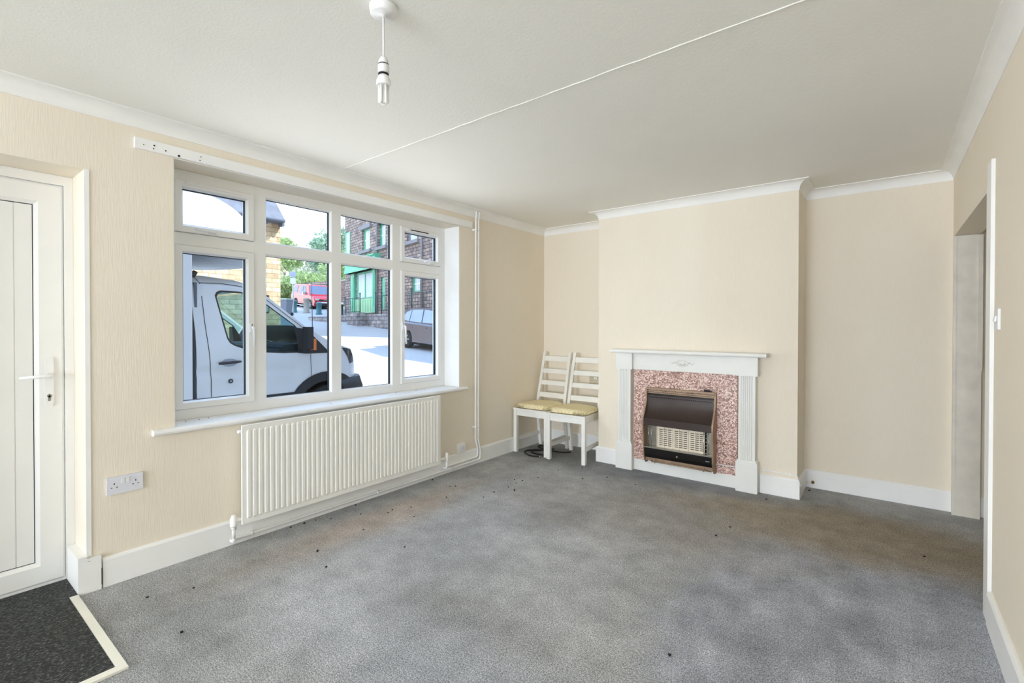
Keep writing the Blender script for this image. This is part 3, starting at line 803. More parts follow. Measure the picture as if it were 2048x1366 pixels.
for a in (.35, .35+2*PI/3, .35+4*PI/3):
    b = B(); ca, sa = math.cos(a), math.sin(a); r0 = .0125; h = .0062
    pts_ = []
    for s_ in (-1, 1):
        pts_.append((r0*ca-s_*h*sa, r0*sa+s_*h*ca))
    z0_, z1_ = -.264, -.322
    path = [(pts_[0][0], pts_[0][1], z0_), (pts_[0][0], pts_[0][1], z1_), (pts_[1][0], pts_[1][1], z1_), (pts_[1][0], pts_[1][1], z0_)]
    tube(b, bend(path, .006, 5), .0047, 10); obj('tube', b, M_tube, bulb)

# ------------------------------------------------------------------ crumbs on carpet and sill
def crumb_mesh(seed):
    random.seed(seed); b = B(); bmesh.ops.create_icosphere(b, subdivisions=1, radius=1)
    for v in b.verts: v.co = Vector((v.co.x*random.uniform(.8, 1.3), v.co.y*random.uniform(.6, 1), v.co.z*.6+.5))
    return b
cr0 = obj('crumb', crumb_mesh(5), mat('dark_crumb', '15120F', .8)); first = True
spots = [(-2.528, 1.473, 1.5), (-2.324, 1.402, 1.2), (-2.721, .732, 1.2), (-2.644, .895, 1), (-2.298, .734, 1.3), (-2.179, 1.807, 1), (-2.798, 1.943, 1), (-2.692, 2.127, 1), (-2.627, 2.236, 1), (-2.886, 1.778, 1), (-2.673, 2.074, 1), (-2.48, 2.137, 1), (-2.569, 1.806, 1), (-2.364, 2.83, 1.3), (-2.275, 2.972, 1.1), (-2.35, 2.99, 1), (-2.36, 3.103, 1), (-2.356, 3.186, 1.3), (-2.424, 3.166, 1), (-2.3, 3.33, 1), (-2.278, 3.615, 1), (-2.72, 2.713, 1), (-2.695, 2.749, 1.2), (-2.573, 2.53, 1), (-2.356, 2.699, 1), (-2.255, 2.95, 1), (-2.144, 3.80, 1.2), (-1.992, 3.536, 1.3), (-1.843, 3.686, 1.2), (-1.58, 3.664, 1), (-.771, 3.254, 1.1), (-.806, 3.069, 1.3), (-.685, 3.949, 1.3), (-.46, 4.357, 1.5), (-.652, 1.839, 1.2), (.177, 3.495, 1.2), (-2.96, 1.543, 1.2), (-2.95, 1.627, 1.4), (-2.965, 2.018, 1.3), (-2.955, 2.741, 1.4), (-2.94, 1.70, 1)]
for x, y, s_ in spots:
    o = cr0 if first else cr0.copy()
    if not first: C.objects.link(o)
    first = False
    o.location = (x, y, .0006); k = .0058*s_; o.scale = (k, k, k); o.rotation_euler = (0, 0, x*40)
    tag(o, 'tiny dark crumb lying on the grey carpet', 'crumb', 'dark crumbs on the carpet')
for x, y in ((-3.135, 1.026), (-3.133, 1.093), (-3.149, 1.148), (-3.06, 1.885), (-3.157, 2.526), (-3.17, 2.754), (-3.15, 2.83)):
    o = cr0.copy(); C.objects.link(o); o.location = (x, y, .7308); o.scale = (.0034,)*3; o.rotation_euler = (0, 0, y*30)
    tag(o, 'tiny dark fly or crumb on the white window board', 'crumb', 'dark specks on the window board')

# ================================================================== OUTSIDE
M_road = bpy.data.materials.new('pale_asphalt'); n = N(M_road); v = n.coord()
n.color(n.mix(.35, n.ramp(n.noise(v, .35, 5), [(.35, lin('A8A5A2')), (.65, lin('BAB7B3'))]), n.ramp(n.noise(v, 60, 2), [(.3, lin('8F8D8B')), (.7, lin('C6C3C0'))])))
n.b.inputs['Roughness'].default_value = .9
T = [(-20, -.27), (8.5, -.27), (13, .08), (15, .30), (17, .45), (18.5, .54), (22, .93), (25, 1.22), (28, 1.55), (31, 1.93), (33, 2.02), (35.8, 2.45), (38, 2.72), (45, 3.35), (60, 4.8), (120, 8)]
def gz(x, y):
    t = (-.805*x+.594*y)/1.04
    for (a, za), (c_, zc) in zip(T, T[1:]):
        if t <= c_: return za+(zc-za)*(t-a)/(c_-a)
    return T[-1][1]
b = B(); gx = [-3.32-i*.75 for i in range(90)]; gy = [-14+i*.9 for i in range(80)]
gv = [[b.verts.new((x, y, gz(x, y))) for y in gy] for x in gx]
for i in range(len(gx)-1):
    for j in range(len(gy)-1): b.faces.new((gv[i][j], gv[i+1][j], gv[i+1][j+1], gv[i][j+1]))
fix(b)
struct(obj('ground', b, M_road, smooth=True), 'sloping pale asphalt street')
# our own house above and beside the room: it shades the street in front of the window
M_ownwall = brick_mat('own_stone', 'A08C74', '8A7862', '8E8474')
b = B(); box(b, -3.33, 1.6, YR-.2, 16, ZC+.16, 6.3); box(b, -3.6, 1.7, YR-.3, 16.2, 6.3, 6.45)
box(b, -3.33, -3.3145, YB+.2, 16, -.3, ZC+.16); box(b, -3.33, 1.6, YR-9, YR-2.2, -.3, 6.3)
struct(obj('wall_house', b, M_ownwall))

# ---------------- neighbouring house that throws the pointed shadow
b = B(); box(b, -10.1, -4.5, 14.3, 24, -.3, 7.3)
hs = thing('neighbouring_house', 'stone house beyond the right side of the window', 'house', (-10.1, 14.3, 0))
o = obj('wall', b, M_ownwall, hs); local(hs, o)
b = B(); prism(b, [(-10.2, 7.3), (-4.4, 7.3), (-7.3, 8.2)], 14.2, 24.1, 'Y'); o = obj('roof', b, mat('slate_dark', '4A4E58', .7), hs); local(hs, o)

# ---------------- van
XV = -6.5; VW = 2.05; XV2 = XV-VW; XVC = (XV+XV2)/2
M_van = mat('van_white', 'EDEFF3', .28, vary=.01, coat=.3); M_blkp = mat('black_trim_plastic', '2B2E34', .55, vary=.05); M_vglass = glass('van_glass', 'B9D2D4', .10)
M_vint = mat('van_interior', '4A5058', .8); M_line = mat('panel_gap', '14161A', .9); M_tyre = mat('tyre', '1B1C1F', .8); M_rim = mat('van_rim', 'B4B6BA', .4, .7)
M_lamp = mat('headlamp', '4A4F58', .15, .4, vary=.2, vscale=20); M_recess = mat('recess_grey', 'B4BAC6', .5); M_orange = mat('indicator_orange', 'F08A50', .3)
van = thing('box_van', 'white box van parked alongside the window with rounded overhead nose', 'van', (XVC, 1.5, -.27))
def vp(name, b, m, par=None, label=None, smooth=False):
    o = obj(name, b, m, par or van, label=label, smooth=smooth)
    if par is None: local(van, o)
    return o
def inset(y, z):
    i = 0
    if z > 1.0: i += (z-1.0)*.10
    if z > 1.72: i += ((z-1.72)/.17)**2*.13
    if y > 4.2 : i += ((y-4.2)/.42)**2*.30
    if z < .30: i += (.30-z)*.08
    i += .020*math.exp(-((z-.72+.06*max(0, y-2.6))/.05)**2) + .012*math.exp(-((z-.50)/.09)**2) if y < 3.5 else 0
    return i
def inpoly(p, poly):
    x, y = p; c_ = False; n_ = len(poly)
    for i in range(n_):
        x1, y1 = poly[i]; x2, y2 = poly[(i+1) % n_]
        if (y1 > y) != (y2 > y) and x < (x2-x1)*(y-y1)/(y2-y1)+x1: c_ = not c_
    return c_
def panel(b, outer, holes, xf, step=.09, thick=0):
    """triangulated sheet in the (y,z) plane, pushed to x = xf(y,z)"""
    vs = []; es = []
    for poly in [outer]+holes:
        base = len(vs); k = 0
        for i in range(len(poly)):
            p, q = Vector(poly[i]), Vector(poly[(i+1) % len(poly)]); m_ = max(1, int((q-p).length/step))
            for j in range(m_): vs.append(p.lerp(q, j/m_)); k += 1
        es += [(base+i, base+(i+1) % k) for i in range(k)]
    ys_ = [p[0] for p in outer]; zs_ = [p[1] for p in outer]; y = min(ys_)+step/2
    while y < max(ys_):
        z = min(zs_)+step/2
        while z < max(zs_):
            if inpoly((y, z), outer) and not any(inpoly((y, z), h) for h in holes): vs.append(Vector((y, z)))
            z += step
        y += step
    rv, re, rf, *_ = delaunay_2d_cdt(vs, es, [], 0, 1e-5)
    bv = [b.verts.new((xf(p.x, p.y), p.x, p.y)) for p in rv]
    for f in rf:
        cx = sum(rv[i].x for i in f)/3; cy = sum(rv[i].y for i in f)/3
        if inpoly((cx, cy), outer) and not any(inpoly((cx, cy), h) for h in holes):
            ff = b.faces.new([bv[i] for i in f]); ff.smooth = True
arch = [(3.95+.56*math.cos(a), .07+.50*math.sin(a)) for a in [PI*k/18 for k in range(19)]]     # from front to rear
side = [(2.25, .36), (2.24, 1.2), (2.20, 1.78), (2.22, 1.86), (2.28, 1.885), (2.45, 1.888), (2.77, 1.862), (2.95, 1.80), (3.06, 1.71), (3.62, 1.275), (3.74, 1.20), (3.99, 1.055), (4.18, .985), (4.375, .925), (4.46, .80), (4.52, .64), (4.555, .50), (4.51, .36)]
side += [p for p in arch if p[1] > .36 and p[0] < 4.51]
side = side[:18]+[p for p in arch if p[1] > .33]+[(3.49, .36)]
wnd = [(2.468, 1.655), (2.49, 1.700), (2.535, 1.722), (2.774, 1.718), (2.93, 1.672), (3.06, 1.60), (3.48, 1.285), (3.60, 1.10), (3.62, .905), (3.30, .905), (3.054, .926), (2.765, .989), (2.675, 1.024), (2.62, 1.06), (2.588, 1.115)]
for X0, sg, nm in ((XV, -1, 'near'), (XV2, 1, 'far')):
    b = B(); panel(b, side, [wnd], lambda y, z: X0+sg*inset(y, z), .045)
    body = vp('body_side', b, M_van)
    b = B(); panel(b, wnd, [], lambda y, z: X0+sg*(inset(y, z)+.012), .15); vp('side_window', b, M_vglass, body)
    # black surround of the side window
    cy, cz = 3.0, 1.3
    b = B(); inn = [(cy+(p[0]-cy)*.955, cz+(p[1]-cz)*.945) for p in wnd]
    panel(b, wnd, [inn], lambda y, z: X0+sg*(inset(y, z)+.006), .2); vp('window_seal', b, M_blkp, body)
    b = B(); panel(b, [(3.46, 1.262), (3.64, 1.235), (3.99, .885), (3.62, .885), (3.50, .90), (3.50, 1.0)], [], lambda y, z: X0+sg*(inset(y, z)-.004), .1); vp('quarter_panel', b, M_blkp, body)
    b = B(); panel(b, [(2.26, .10), (2.26, .36), (3.49, .36), (3.45, .30), (3.38, .12)], [], lambda y, z: X0+sg*(-.012), .3); vp('sill_cladding', b, M_blkp, body)
    b = B(); out = [(3.95+.60*math.cos(a), .07+.545*math.sin(a)) for a in [PI*k/18 for k in range(19)]]; inn = [(3.95+.47*math.cos(a), .05+.43*math.sin(a)) for a in [PI*k/18 for k in range(18, -1, -1)]]
    panel(b, out+inn, [], lambda y, z: X0+sg*(inset(y, z)*.8-.012), .2); vp('wheel_arch_trim', b, M_blkp, body)
    # panel gaps as slim dark strips on the skin
    def gap(pts_, w=.007):
        b = B(); P_ = [Vector((0, p[0], p[1])) for p in pts_]
        rl = []
        for i, p in enumerate(P_):
            a = (P_[min(i+1, len(P_)-1)]-P_[max(i-1, 0)]).normalized(); q = Vector((0, -a.z, a.y))*w/2
            rl.append([b.verts.new((X0+sg*(inset(r_.y, r_.z)-.006), r_.y, r_.z)) for r_ in (p+q, p-q)])
        for i in range(len(rl)-1): b.faces.new((rl[i][0], rl[i][1], rl[i+1][1], rl[i+1][0]))
        vp('panel_gap', b, M_line, body)
    gap(smooth_path([(0, 2.285, 1.875), (0, 2.315, 1.80), (0, 2.335, 1.5), (0, 2.38, 1.0), (0, 2.40, .7), (0, 2.405, .37)], 5) and [(2.285, 1.875), (2.30, 1.84), (2.315, 1.80), (2.325, 1.6), (2.345, 1.3), (2.375, 1.0), (2.386, .88), (2.391, .81), (2.395, .76), (2.397, .72), (2.399, .68), (2.401, .62), (2.403, .54), (2.404, .47), (2.405, .37)])
    gap([(2.318, 1.802), (2.55, 1.812), (2.774, 1.79), (2.93, 1.74), (3.06, 1.655), (3.60, 1.245)])
    gap([(3.688, .885), (3.690, .80), (3.697, .62), (3.694, .52)])
    b = B(); panel(b, [(2.52+.07*math.cos(q), 0) for q in []] or [(2.52, .80), (2.55, .775), (2.61, .765), (2.67, .775), (2.70, .80), (2.70, .84), (2.66, .862), (2.61, .868), (2.55, .86), (2.52, .835)], [], lambda y, z: X0+sg*(inset(y, z)-.002), .05); vp('handle_recess', b, M_recess, body)
    b = B(); tube(b, [(X0-sg*.018, 2.48, .812), (X0-sg*.030, 2.52, .814), (X0-sg*.030, 2.70, .822), (X0-sg*.018, 2.74, .824)], [.014, .018, .016, .012], 8); vp('door_handle', b, M_blkp, body)
    b = B(); tube(b, [(X0-sg*.002, 2.621, .585), (X0-sg*.012, 2.621, .585)], .027, 16); lk = vp('lock', b, M_blkp, body)
    b = B(); tube(b, [(X0-sg*.012, 2.621, .585), (X0-sg*.016, 2.621, .585)], .012, 12); vp('lock_barrel', b, M_rim, lk)
    # mirror
    b = B(); xm = X0-sg*.16
    box(b, xm-.075, xm+.075, 3.525, 3.60, .96, 1.265); box(b, min(X0, xm)-.01, max(X0, xm), 3.54, 3.59, .90, .97); bevel(b, .03, 3); mr = vp('mirror', b, M_blkp, van if False else body)
    b = B(); box(b, xm-.06, xm+.080, 3.602, 3.640, .945, 1.10); bevel(b, .006); vp('mirror_indicator', b, M_orange, mr)
    # headlamp
    b = B(); panel(b, [(4.185, .955), (4.36, .925), (4.43, .84), (4.465, .72), (4.35, .70), (4.30, .80)], [], lambda y, z: X0+sg*(inset(y, z)-.006), .08); vp('headlamp', b, M_lamp, body)
    # wheel
    for wy in (3.95, .9):
        b = B(); xw = X0+sg*.10; M_ = Matrix.Translation((xw, wy, .07))
        lathe(b, [(.18, -.11), (.30, -.11), (.335, -.09), (.34, 0), (.335, .09), (.30, .11), (.18, .11)], 32, M_, 'X'); wh = vp('wheel', b, M_tyre)
        b = B(); s2_ = -sg
        lathe(b, [(.20, .112*s2_), (.185, .085*s2_), (.06, .09*s2_), (.05, .11*s2_), (.02, .115*s2_)], 28, M_, 'X'); vp('rim', b, M_rim, wh)
# skins across the width
def across(name, line, m, inner=0, crown=.03, par=None, lab=None, n_=14):
    b = B(); rows_ = []
    for y, z in line:
        i0 = inset(y, z)+inner; r_ = []
        for k in range(n_+1):
            u = k/n_; x = XV-i0+(XV2+i0-(XV-i0))*u
            e = 1-(2*u-1)**4
            r_.append(b.verts.new((x, y+.0*e, z+crown*e)))
        rows_.append(r_)
    for i in range(len(rows_)-1):
        for k in range(n_): f = b.faces.new((rows_[i][k], rows_[i][k+1], rows_[i+1][k+1], rows_[i+1][k])); f.smooth = True
    return vp(name, b, m, label=lab)
across('roof', [(2.20, 1.78), (2.22, 1.86), (2.28, 1.885), (2.45, 1.888), (2.77, 1.862), (2.95, 1.80), (3.06, 1.71)], M_van, 0, .045)
across('windscreen', [(3.07, 1.70), (3.62, 1.26)], M_vglass, .01, .03)
across('bonnet', [(3.64, 1.245), (3.74, 1.20), (3.99, 1.055), (4.18, .985), (4.375, .925)], M_van, 0, .045)
across('grille', [(4.375, .925), (4.46, .80), (4.52, .64), (4.555, .50)], M_blkp, 0, .02)
b = B(); ps = [(XV+.015, 4.16, .46), (XV+.0, 4.35, .49), (XV-.07, 4.55, .50), (XV-.28, 4.68, .50), (XV-.6, 4.74, .50)]
hi = [Vector(p) for p in ps]; hi += [Vector((2*XVC-p.x, p.y, p.z)) for p in reversed(hi)]
lo = [Vector((p.x, p.y+.02, .12)) for p in hi]; md = [Vector((p.x+(XVC-p.x)*-.015, p.y+.05, .34)) for p in hi]
rr = [[b.verts.new(p) for p in row] for row in (hi, md, lo)]
for i in range(2):
    for k in range(len(hi)-1): f = b.faces.new((rr[i][k], rr[i][k+1], rr[i+1][k+1], rr[i+1][k])); f.smooth = True
b.faces.new(rr[0]); vp('bumper', b, M_blkp)
b = B(); box(b, XV2+.05, XV-.05, 2.24, 2.27, .2, 1.80); vp('bulkhead', b, mat('bulkhead_grey', '6A7078', .8))
b = B(); box(b, XV2+.07, XV-.07, 3.30, 3.72, .62, .98)
prism(b, [(3.22, .90), (3.36, 1.02), (3.62, 1.03), (3.66, .9)], XV2+.09, XV-.09, 'X'); vp('dashboard', b, M_vint)
for x0 in (XV-.72, XV-1.25, XV-1.80):
    b = B(); box(b, x0, x0+.45, 2.42, 2.92, .52, .68); box(b, x0+.02, x0+.43, 2.34, 2.50, .68, 1.16); box(b, x0+.10, x0+.35, 2.36, 2.45, 1.19, 1.36); bevel(b, .03, 2); vp('seat', b, M_vint)
b = B(); MW = Matrix.Translation((XV-.50, 3.18, 1.00)) @ Matrix.Rotation(math.radians(-62), 4, 'X')
tube(b, [MW @ Vector((.19*math.cos(2*PI*k/24), .19*math.sin(2*PI*k/24), 0)) for k in range(25)], .015, 8, False)
for a in (0, PI, PI*1.5): tube(b, [MW @ Vector((0, 0, 0)), MW @ Vector((.19*math.cos(a), .19*math.sin(a), 0))], .014, 6)
vp('steering_wheel', b, M_blkp)
b = B(); box(b, XV2+.04, XV-.04, 2.26, 4.3, .10, .18); box(b, XV2+.3, XV-.3, 3.4, 4.35, .1, .9); vp('chassis', b, M_line)
b = B(); tube(b, [(XV-.25, 3.86, 1.14), (XV-.25, 3.86, 1.22), (XV-.25, 3.85, 1.95)], [.018, .006, .003], 8); vp('aerial', b, M_blkp)
b = B(); tube(b, [(XV-.10, 2.235, 1.87), (XV-.10, 2.27, 1.935)], .03, 8); vp('roof_lamp', b, M_blkp)
# box body and overhead nose
M_box = mat('box_white', 'F0F1F5', .35, vary=.01)
b = B(); box(b, XV2-.06, XV+.05, -3.3, 2.185, .16, 2.87); bevel(b, .02, 2); bxb = vp('load_box', b, M_box)
b = B()
box(b, XV+.05, XV+.062, 2.09, 2.18, .16, 2.86); box(b, XV+.05, XV+.060, -3.3, 2.09, .16, .47); bevel(b, .006, 1); vp('corner_strip', b, M_box, bxb)
b = B(); box(b, XV+.050, XV+.0515, 2.084, 2.089, .16, 2.86); vp('panel_gap', b, mat('seam_grey', '8A90A0', .8), bxb)
b = B(); nx, nz = 22, 16; Zb, Hh = 2.16, .71; G = []
for i in range(nx+1):
    u = i/nx*2-1; x = XVC+u*(VW/2+.055); Yb = 2.98+.36*(1-abs(u)**2.4)
    G.append([b.verts.new((x, 2.185+(Yb-2.185)*math.cos(PI/2*j/nz), Zb+Hh*math.sin(PI/2*j/nz))) for j in range(nz+1)])
for i in range(nx):
    for j in range(nz): f = b.faces.new((G[i][j], G[i+1][j], G[i+1][j+1], G[i][j+1])); f.smooth = True
for i in (0, nx):
    c0 = b.verts.new((G[i][0].co.x, 2.185, Zb))
    for j in range(nz): b.faces.new((c0, G[i][j], G[i][j+1]))
vp('overhead_nose', b, M_box)
b = B(); U = [b.verts.new((G_x, y_, Zb+.001)) for G_x, y_ in [(XVC+(i/nx*2-1)*(VW/2+.055), 2.98+.36*(1-abs(i/nx*2-1)**2.4)) for i in range(nx+1)]+[(XVC+VW/2+.055, 2.185), (XVC-VW/2-.055, 2.185)]]
b.faces.new(U); 
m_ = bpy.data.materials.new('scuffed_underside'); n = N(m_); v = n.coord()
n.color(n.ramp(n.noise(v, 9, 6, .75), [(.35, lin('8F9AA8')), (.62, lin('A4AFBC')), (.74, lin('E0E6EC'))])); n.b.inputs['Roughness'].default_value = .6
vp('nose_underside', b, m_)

# ---------------- pale stone building opposite
XA = -17.9
M_tan = brick_mat('tan_stone', 'D2BA9A', 'B89C7C', '9A8468', .42, .17, .014, .6); M_slate = mat('slate', '5C5F6C', .7, vary=.12, vscale=4, bump=.3, bscale=8, bdist=.02)
A = thing('stone_house', 'tan stone house with slate roof across the street, behind the van', 'building', (XA, 4, 0))
def ap(name, b, m, par=None, label=None, root=A):
    o = obj(name, b, m, par or root, label=label)
    if par is None: local(root, o)
    return o
b = B(); holed_wall(b, 'X', XA-.3, XA, -16, 8.97, -.3, 5.12, [(7.9, 8.56, 1.75, 2.42), (4.0, 5.0, 1.6, 3.0), (4.0, 5.0, 3.9, 5.0)]); box(b, XA-7, XA-.3, 8.67, 8.97, -.3, 5.12); ap('wall', b, M_tan)
b = B(); V = [(XA+.35, -16.2, 5.2), (XA+.35, 8.98, 5.2), (XA-7.4, 9.07, 5.2), (XA-7.4, -16.2, 5.2), (XA-2.2, -16.2, 8.4), (XA-2.2, 8.72, 8.4), (XA-4.8, 8.72, 8.4), (XA-4.8, -16.2, 8.4)]
V = [b.verts.new(p) for p in V]
for f in ((0, 1, 5, 4), (1, 2, 6, 5), (2, 3, 7, 6), (4, 5, 6, 7), (0, 3, 2, 1), (0, 4, 7, 3)): b.faces.new([V[i] for i in f])
ap('roof', b, M_slate)
b = B(); tube(b, [(XA+.40, -16, 5.15), (XA+.40, 8.93, 5.15)], .07, 8); box(b, XA, XA+.34, -16, 8.93, 5.10, 5.2)
for k in range(40): box(b, XA+.02, XA+.3, 8.9-.6*k, 8.98-.6*k, 4.98, 5.1)
ap('gutter', b, mat('gutter_grey', '5A6070', .6))
for (y0, y1, z0, z1) in ((7.9, 8.56, 1.75, 2.42), (4.0, 5.0, 1.6, 3.0), (4.0, 5.0, 3.9, 5.0)):
    b = B()
    for a in ((y0, y0+.06, z0, z1), (y1-.06, y1, z0, z1), (y0, y1, z0, z0+.06), (y0, y1, z1-.06, z1)): box(b, XA-.16, XA-.10, *a)
    w_ = ap('window', b, M_upvc); b = B(); box(b, XA-.15, XA-.14, y0+.05, y1-.05, z0+.05, z1-.05); ap('pane', b, mat('dark_pane', '3A424E', .1), w_)

# ---------------- dark stone shop building with green front
M_dst = brick_mat('dark_rubble', 'B8A292', '8C7A74', '5E5660', .36, .17, .022, .9); M_grn = mat('green_paint', '5FB894', .45, vary=.05); M_grn2 = mat('green_panel', '9CCB9C', .5, vary=.06, vscale=2)
M_blind = mat('pale_blind', 'D4DAE4', .7, vary=.04); M_grey = mat('grey_sill', '8C888C', .8)
BX = Matrix(((.9746, .2239, 0, -28.3), (-.2239, .9746, 0, 18.5), (0, 0, 1, 0), (0, 0, 0, 1)))     # local x along facade, local y into the building
shop = thing('corner_shop', 'dark stone corner building with green shopfront, seen through the right panes', 'building')
shop.matrix_world = BX
def sp(name, b, m, par=None, label=None): return obj(name, b, m, par or shop, label=label)
wins = [(2.86, 4.05, 5.9, 7.2), (5.27, 6.21, 5.84, 7.16), (8.76, 9.9, 5.66, 6.9), (9.25, 10.2, 3.03, 3.86), (5.6, 6.15, 2.2, 4.1), (2.0, 4.6, 3.0, 4.62), (-0, .0, 0, 0)]
b = B(); holed_wall(b, 'Y', 0, .35, 0, 14, .9, 9.2, wins[:6])
for (a0, a1) in (((-.0, .35)),): pass
box(b, 0, .35, .35, 8, .9, 9.2); sp('wall', b, M_dst)
b = B(); prism(b, [(-.3, 9.2), (4.2, 12.2), (8.7, 9.2)], -.2, 14, 'X'); sp('roof', b, M_slate)
for (x0, x1, z0, z1) in wins[:3]: b = B(); box(b, x0-.3, x1+.25, -.14, .02, z0-.17, z0); sp('stone_sill', b, M_grey)
for (x0, x1, z0, z1) in wins[:2]: b = B(); box(b, x0-.2, x1+.2, -.10, .02, z1, z1+.25); sp('stone_lintel', b, M_grey)
for i, (x0, x1, z0, z1) in enumerate(wins[:4]):
    b = B(); f_ = .08; mm = M_grn if i != 2 else M_grey
    for a in ((x0, x0+f_*1.6, z0, z1), (x1-f_, x1, z0, z1)): box(b, a[0], a[1], .12, .2, a[2], a[3])
    box(b, x0, x1, .12, .2, z0, z0+f_); box(b, x0, x1, .12, .2, z1-f_, z1); w_ = sp('window', b, mm)
    b = B(); zm = (z0+z1)/2; box(b, x0+.1, x1-.08, .14, .19, zm-.03, zm+.03); box(b, (x0+x1)/2-.02, (x0+x1)/2+.02, .14, .19, z0, z1); sp('sash_bar', b, M_upvc, w_)
    b = B(); box(b, x0+.02, x1-.02, .17, .18, z0+.02, z1-.02); sp('pane', b, M_blind, w_)
b = B(); box(b, .17, .96, -.03, .01, 5.5, 7.4); w_ = sp('window', b, M_grn); b = B(); box(b, .45, .9, -.045, -.028, 5.6, 7.3); sp('pane', b, M_blind, w_)
b = B(); box(b, .95, 5.35, -.42, 0, 4.62, 4.72); prism(b, [(-.42, 4.62), (-.36, 5.30), (-.46, 5.38), (-.46, 5.44), (0, 5.48), (0, 4.62)], .95, 5.6, 'X'); sf = sp('fascia', b, M_grn)
b = B()
for (x0, x1) in ((1.30, 1.85), (4.62, 5.02)): box(b, x0, x1, -.12, .05, 2.1, 4.64); box(b, x0+.12, x1-.12, -.15, -.12, 2.5, 4.4)
sp('shopfront_pilaster', b, M_grn)
b = B(); box(b, 2.0, 4.6, .02, .10, 2.95, 3.06); box(b, 2.0, 2.12, .02, .1, 3.0, 4.62); box(b, 4.48, 4.6, .02, .1, 3.0, 4.62); box(b, 3.18, 3.28, .02, .1, 3.0, 4.62); box(b, 2.0, 4.6, .02, .1, 4.5, 4.62); sw_ = sp('shop_window', b, M_grn)
b = B(); box(b, 2.02, 4.58, .06, .07, 3.0, 4.6); sp('pane', b, M_blind, sw_)
b = B(); box(b, 1.85, 4.62, -.06, .02, 2.1, 2.96)
for k in range(7): box(b, 1.95+k*.38, 2.0+k*.38, -.08, -.06, 2.15, 2.9)
sp('stall_riser', b, M_grn2)
b = B(); box(b, 5.6, 6.15, .08, .14, 2.2, 4.1); box(b, 5.68, 6.07, .05, .08, 3.2, 4.0); box(b, 5.68, 6.07, .05, .08, 2.3, 3.0); sp('door', b, M_grn)
for x in (5.2, 10.51): 
    b = B(); tube(b, [(x, -.08, 2.0), (x, -.08, 9)], .05, 8); sp('drainpipe', b, M_grey)
b = B(); box(b, 6.46, 6.74, -.03, 0, 2.66, 2.95); ws_ = sp('wall_sign', b, mat('yellow_sign', 'E8D480', .5))
b = B(); tube(b, [(6.60, -.031, 2.86), (6.60, -.034, 2.86)], .06, 12); tube(b, [(6.60, -.031, 2.78), (6.60, -.034, 2.74)], .03, 12); sp('sign_symbol', b, M_line, ws_)

# ---------------- terrace wall, steps, railings
M_ret = brick_mat('grey_rubble', 'B0AAA4', '948E90', '7C7880', .45, .2, .03, .9)
b = B(); pl = [(-25.6, 15.9), (-22.1, 15.6), (-19.6, 15.33), (-15.4, 14.4), (-12.0, 13.5), (-10.3, 14.6), (-14.6, 15.4), (-28.1, 18.4), (-27.6, 17.6)]
prism(b, pl, .6, 1.93, 'Z'); tag(obj('terrace_wall', b, M_ret), 'low grey rubble wall holding up the raised pavement before the shop', 'wall')
b = B(); prism(b, [(-23.0, 15.15), (-21.95, 15.05), (-21.95, 15.57), (-23.0, 15.66)], 1.2, 2.02, 'Z'); bevel(b, .03); tag(obj('stone_step', b, M_ret), 'rough stone block built out from the terrace wall', 'step')
b = B(); prism(b, [(-26.2, 14.75), (-24.4, 15.0), (-24.5, 15.5), (-26.3, 15.3)], 1.2, 1.83, 'Z'); bevel(b, .08); tag(obj('boundary_wall', b, M_ret), 'short low rubble wall left of the shop terrace', 'wall')
rl = thing('railing', 'thin dark railings along the terrace before the shopfront', 'railing', (-24, 15.9, 1.93))
M_rail = mat('rail_iron', '2C4A4A', .5)
def rpt(u): 
    A_, B_ = Vector((-25.2, 16.1)), Vector((-15.4, 14.85)); return A_.lerp(B_, u)
for k, (u, top) in enumerate(((.0, 2.9), (.07, 2.9), (.25, 3.05), (.42, 3.0), (.48, 3.0), (.56, 3.1), (.76, 3.0), (1.0, 2.9))):
    p = rpt(u); b = B(); tube(b, [(p.x, p.y, 1.93), (p.x, p.y, top)], .030, 8); bmesh.ops.create_icosphere(b, subdivisions=1, radius=.05, matrix=Matrix.Translation((p.x, p.y, top+.03))); o = obj('post', b, M_rail, rl); local(rl, o)
for u0, u1 in ((.07, .25), (.42, .56), (.56, 1.0)):
    b = B()
    for z in (2.85, 2.10): p, q = rpt(u0), rpt(u1); tube(b, [(p.x, p.y, z), (q.x, q.y, z)], .02, 6)
    n_ = int((u1-u0)*45)
    for j in range(1, n_): p = rpt(u0+(u1-u0)*j/n_); tube(b, [(p.x, p.y, 2.1), (p.x, p.y, 2.85)], .009, 5)
    o = obj('rails', b, M_rail, rl); local(rl, o)

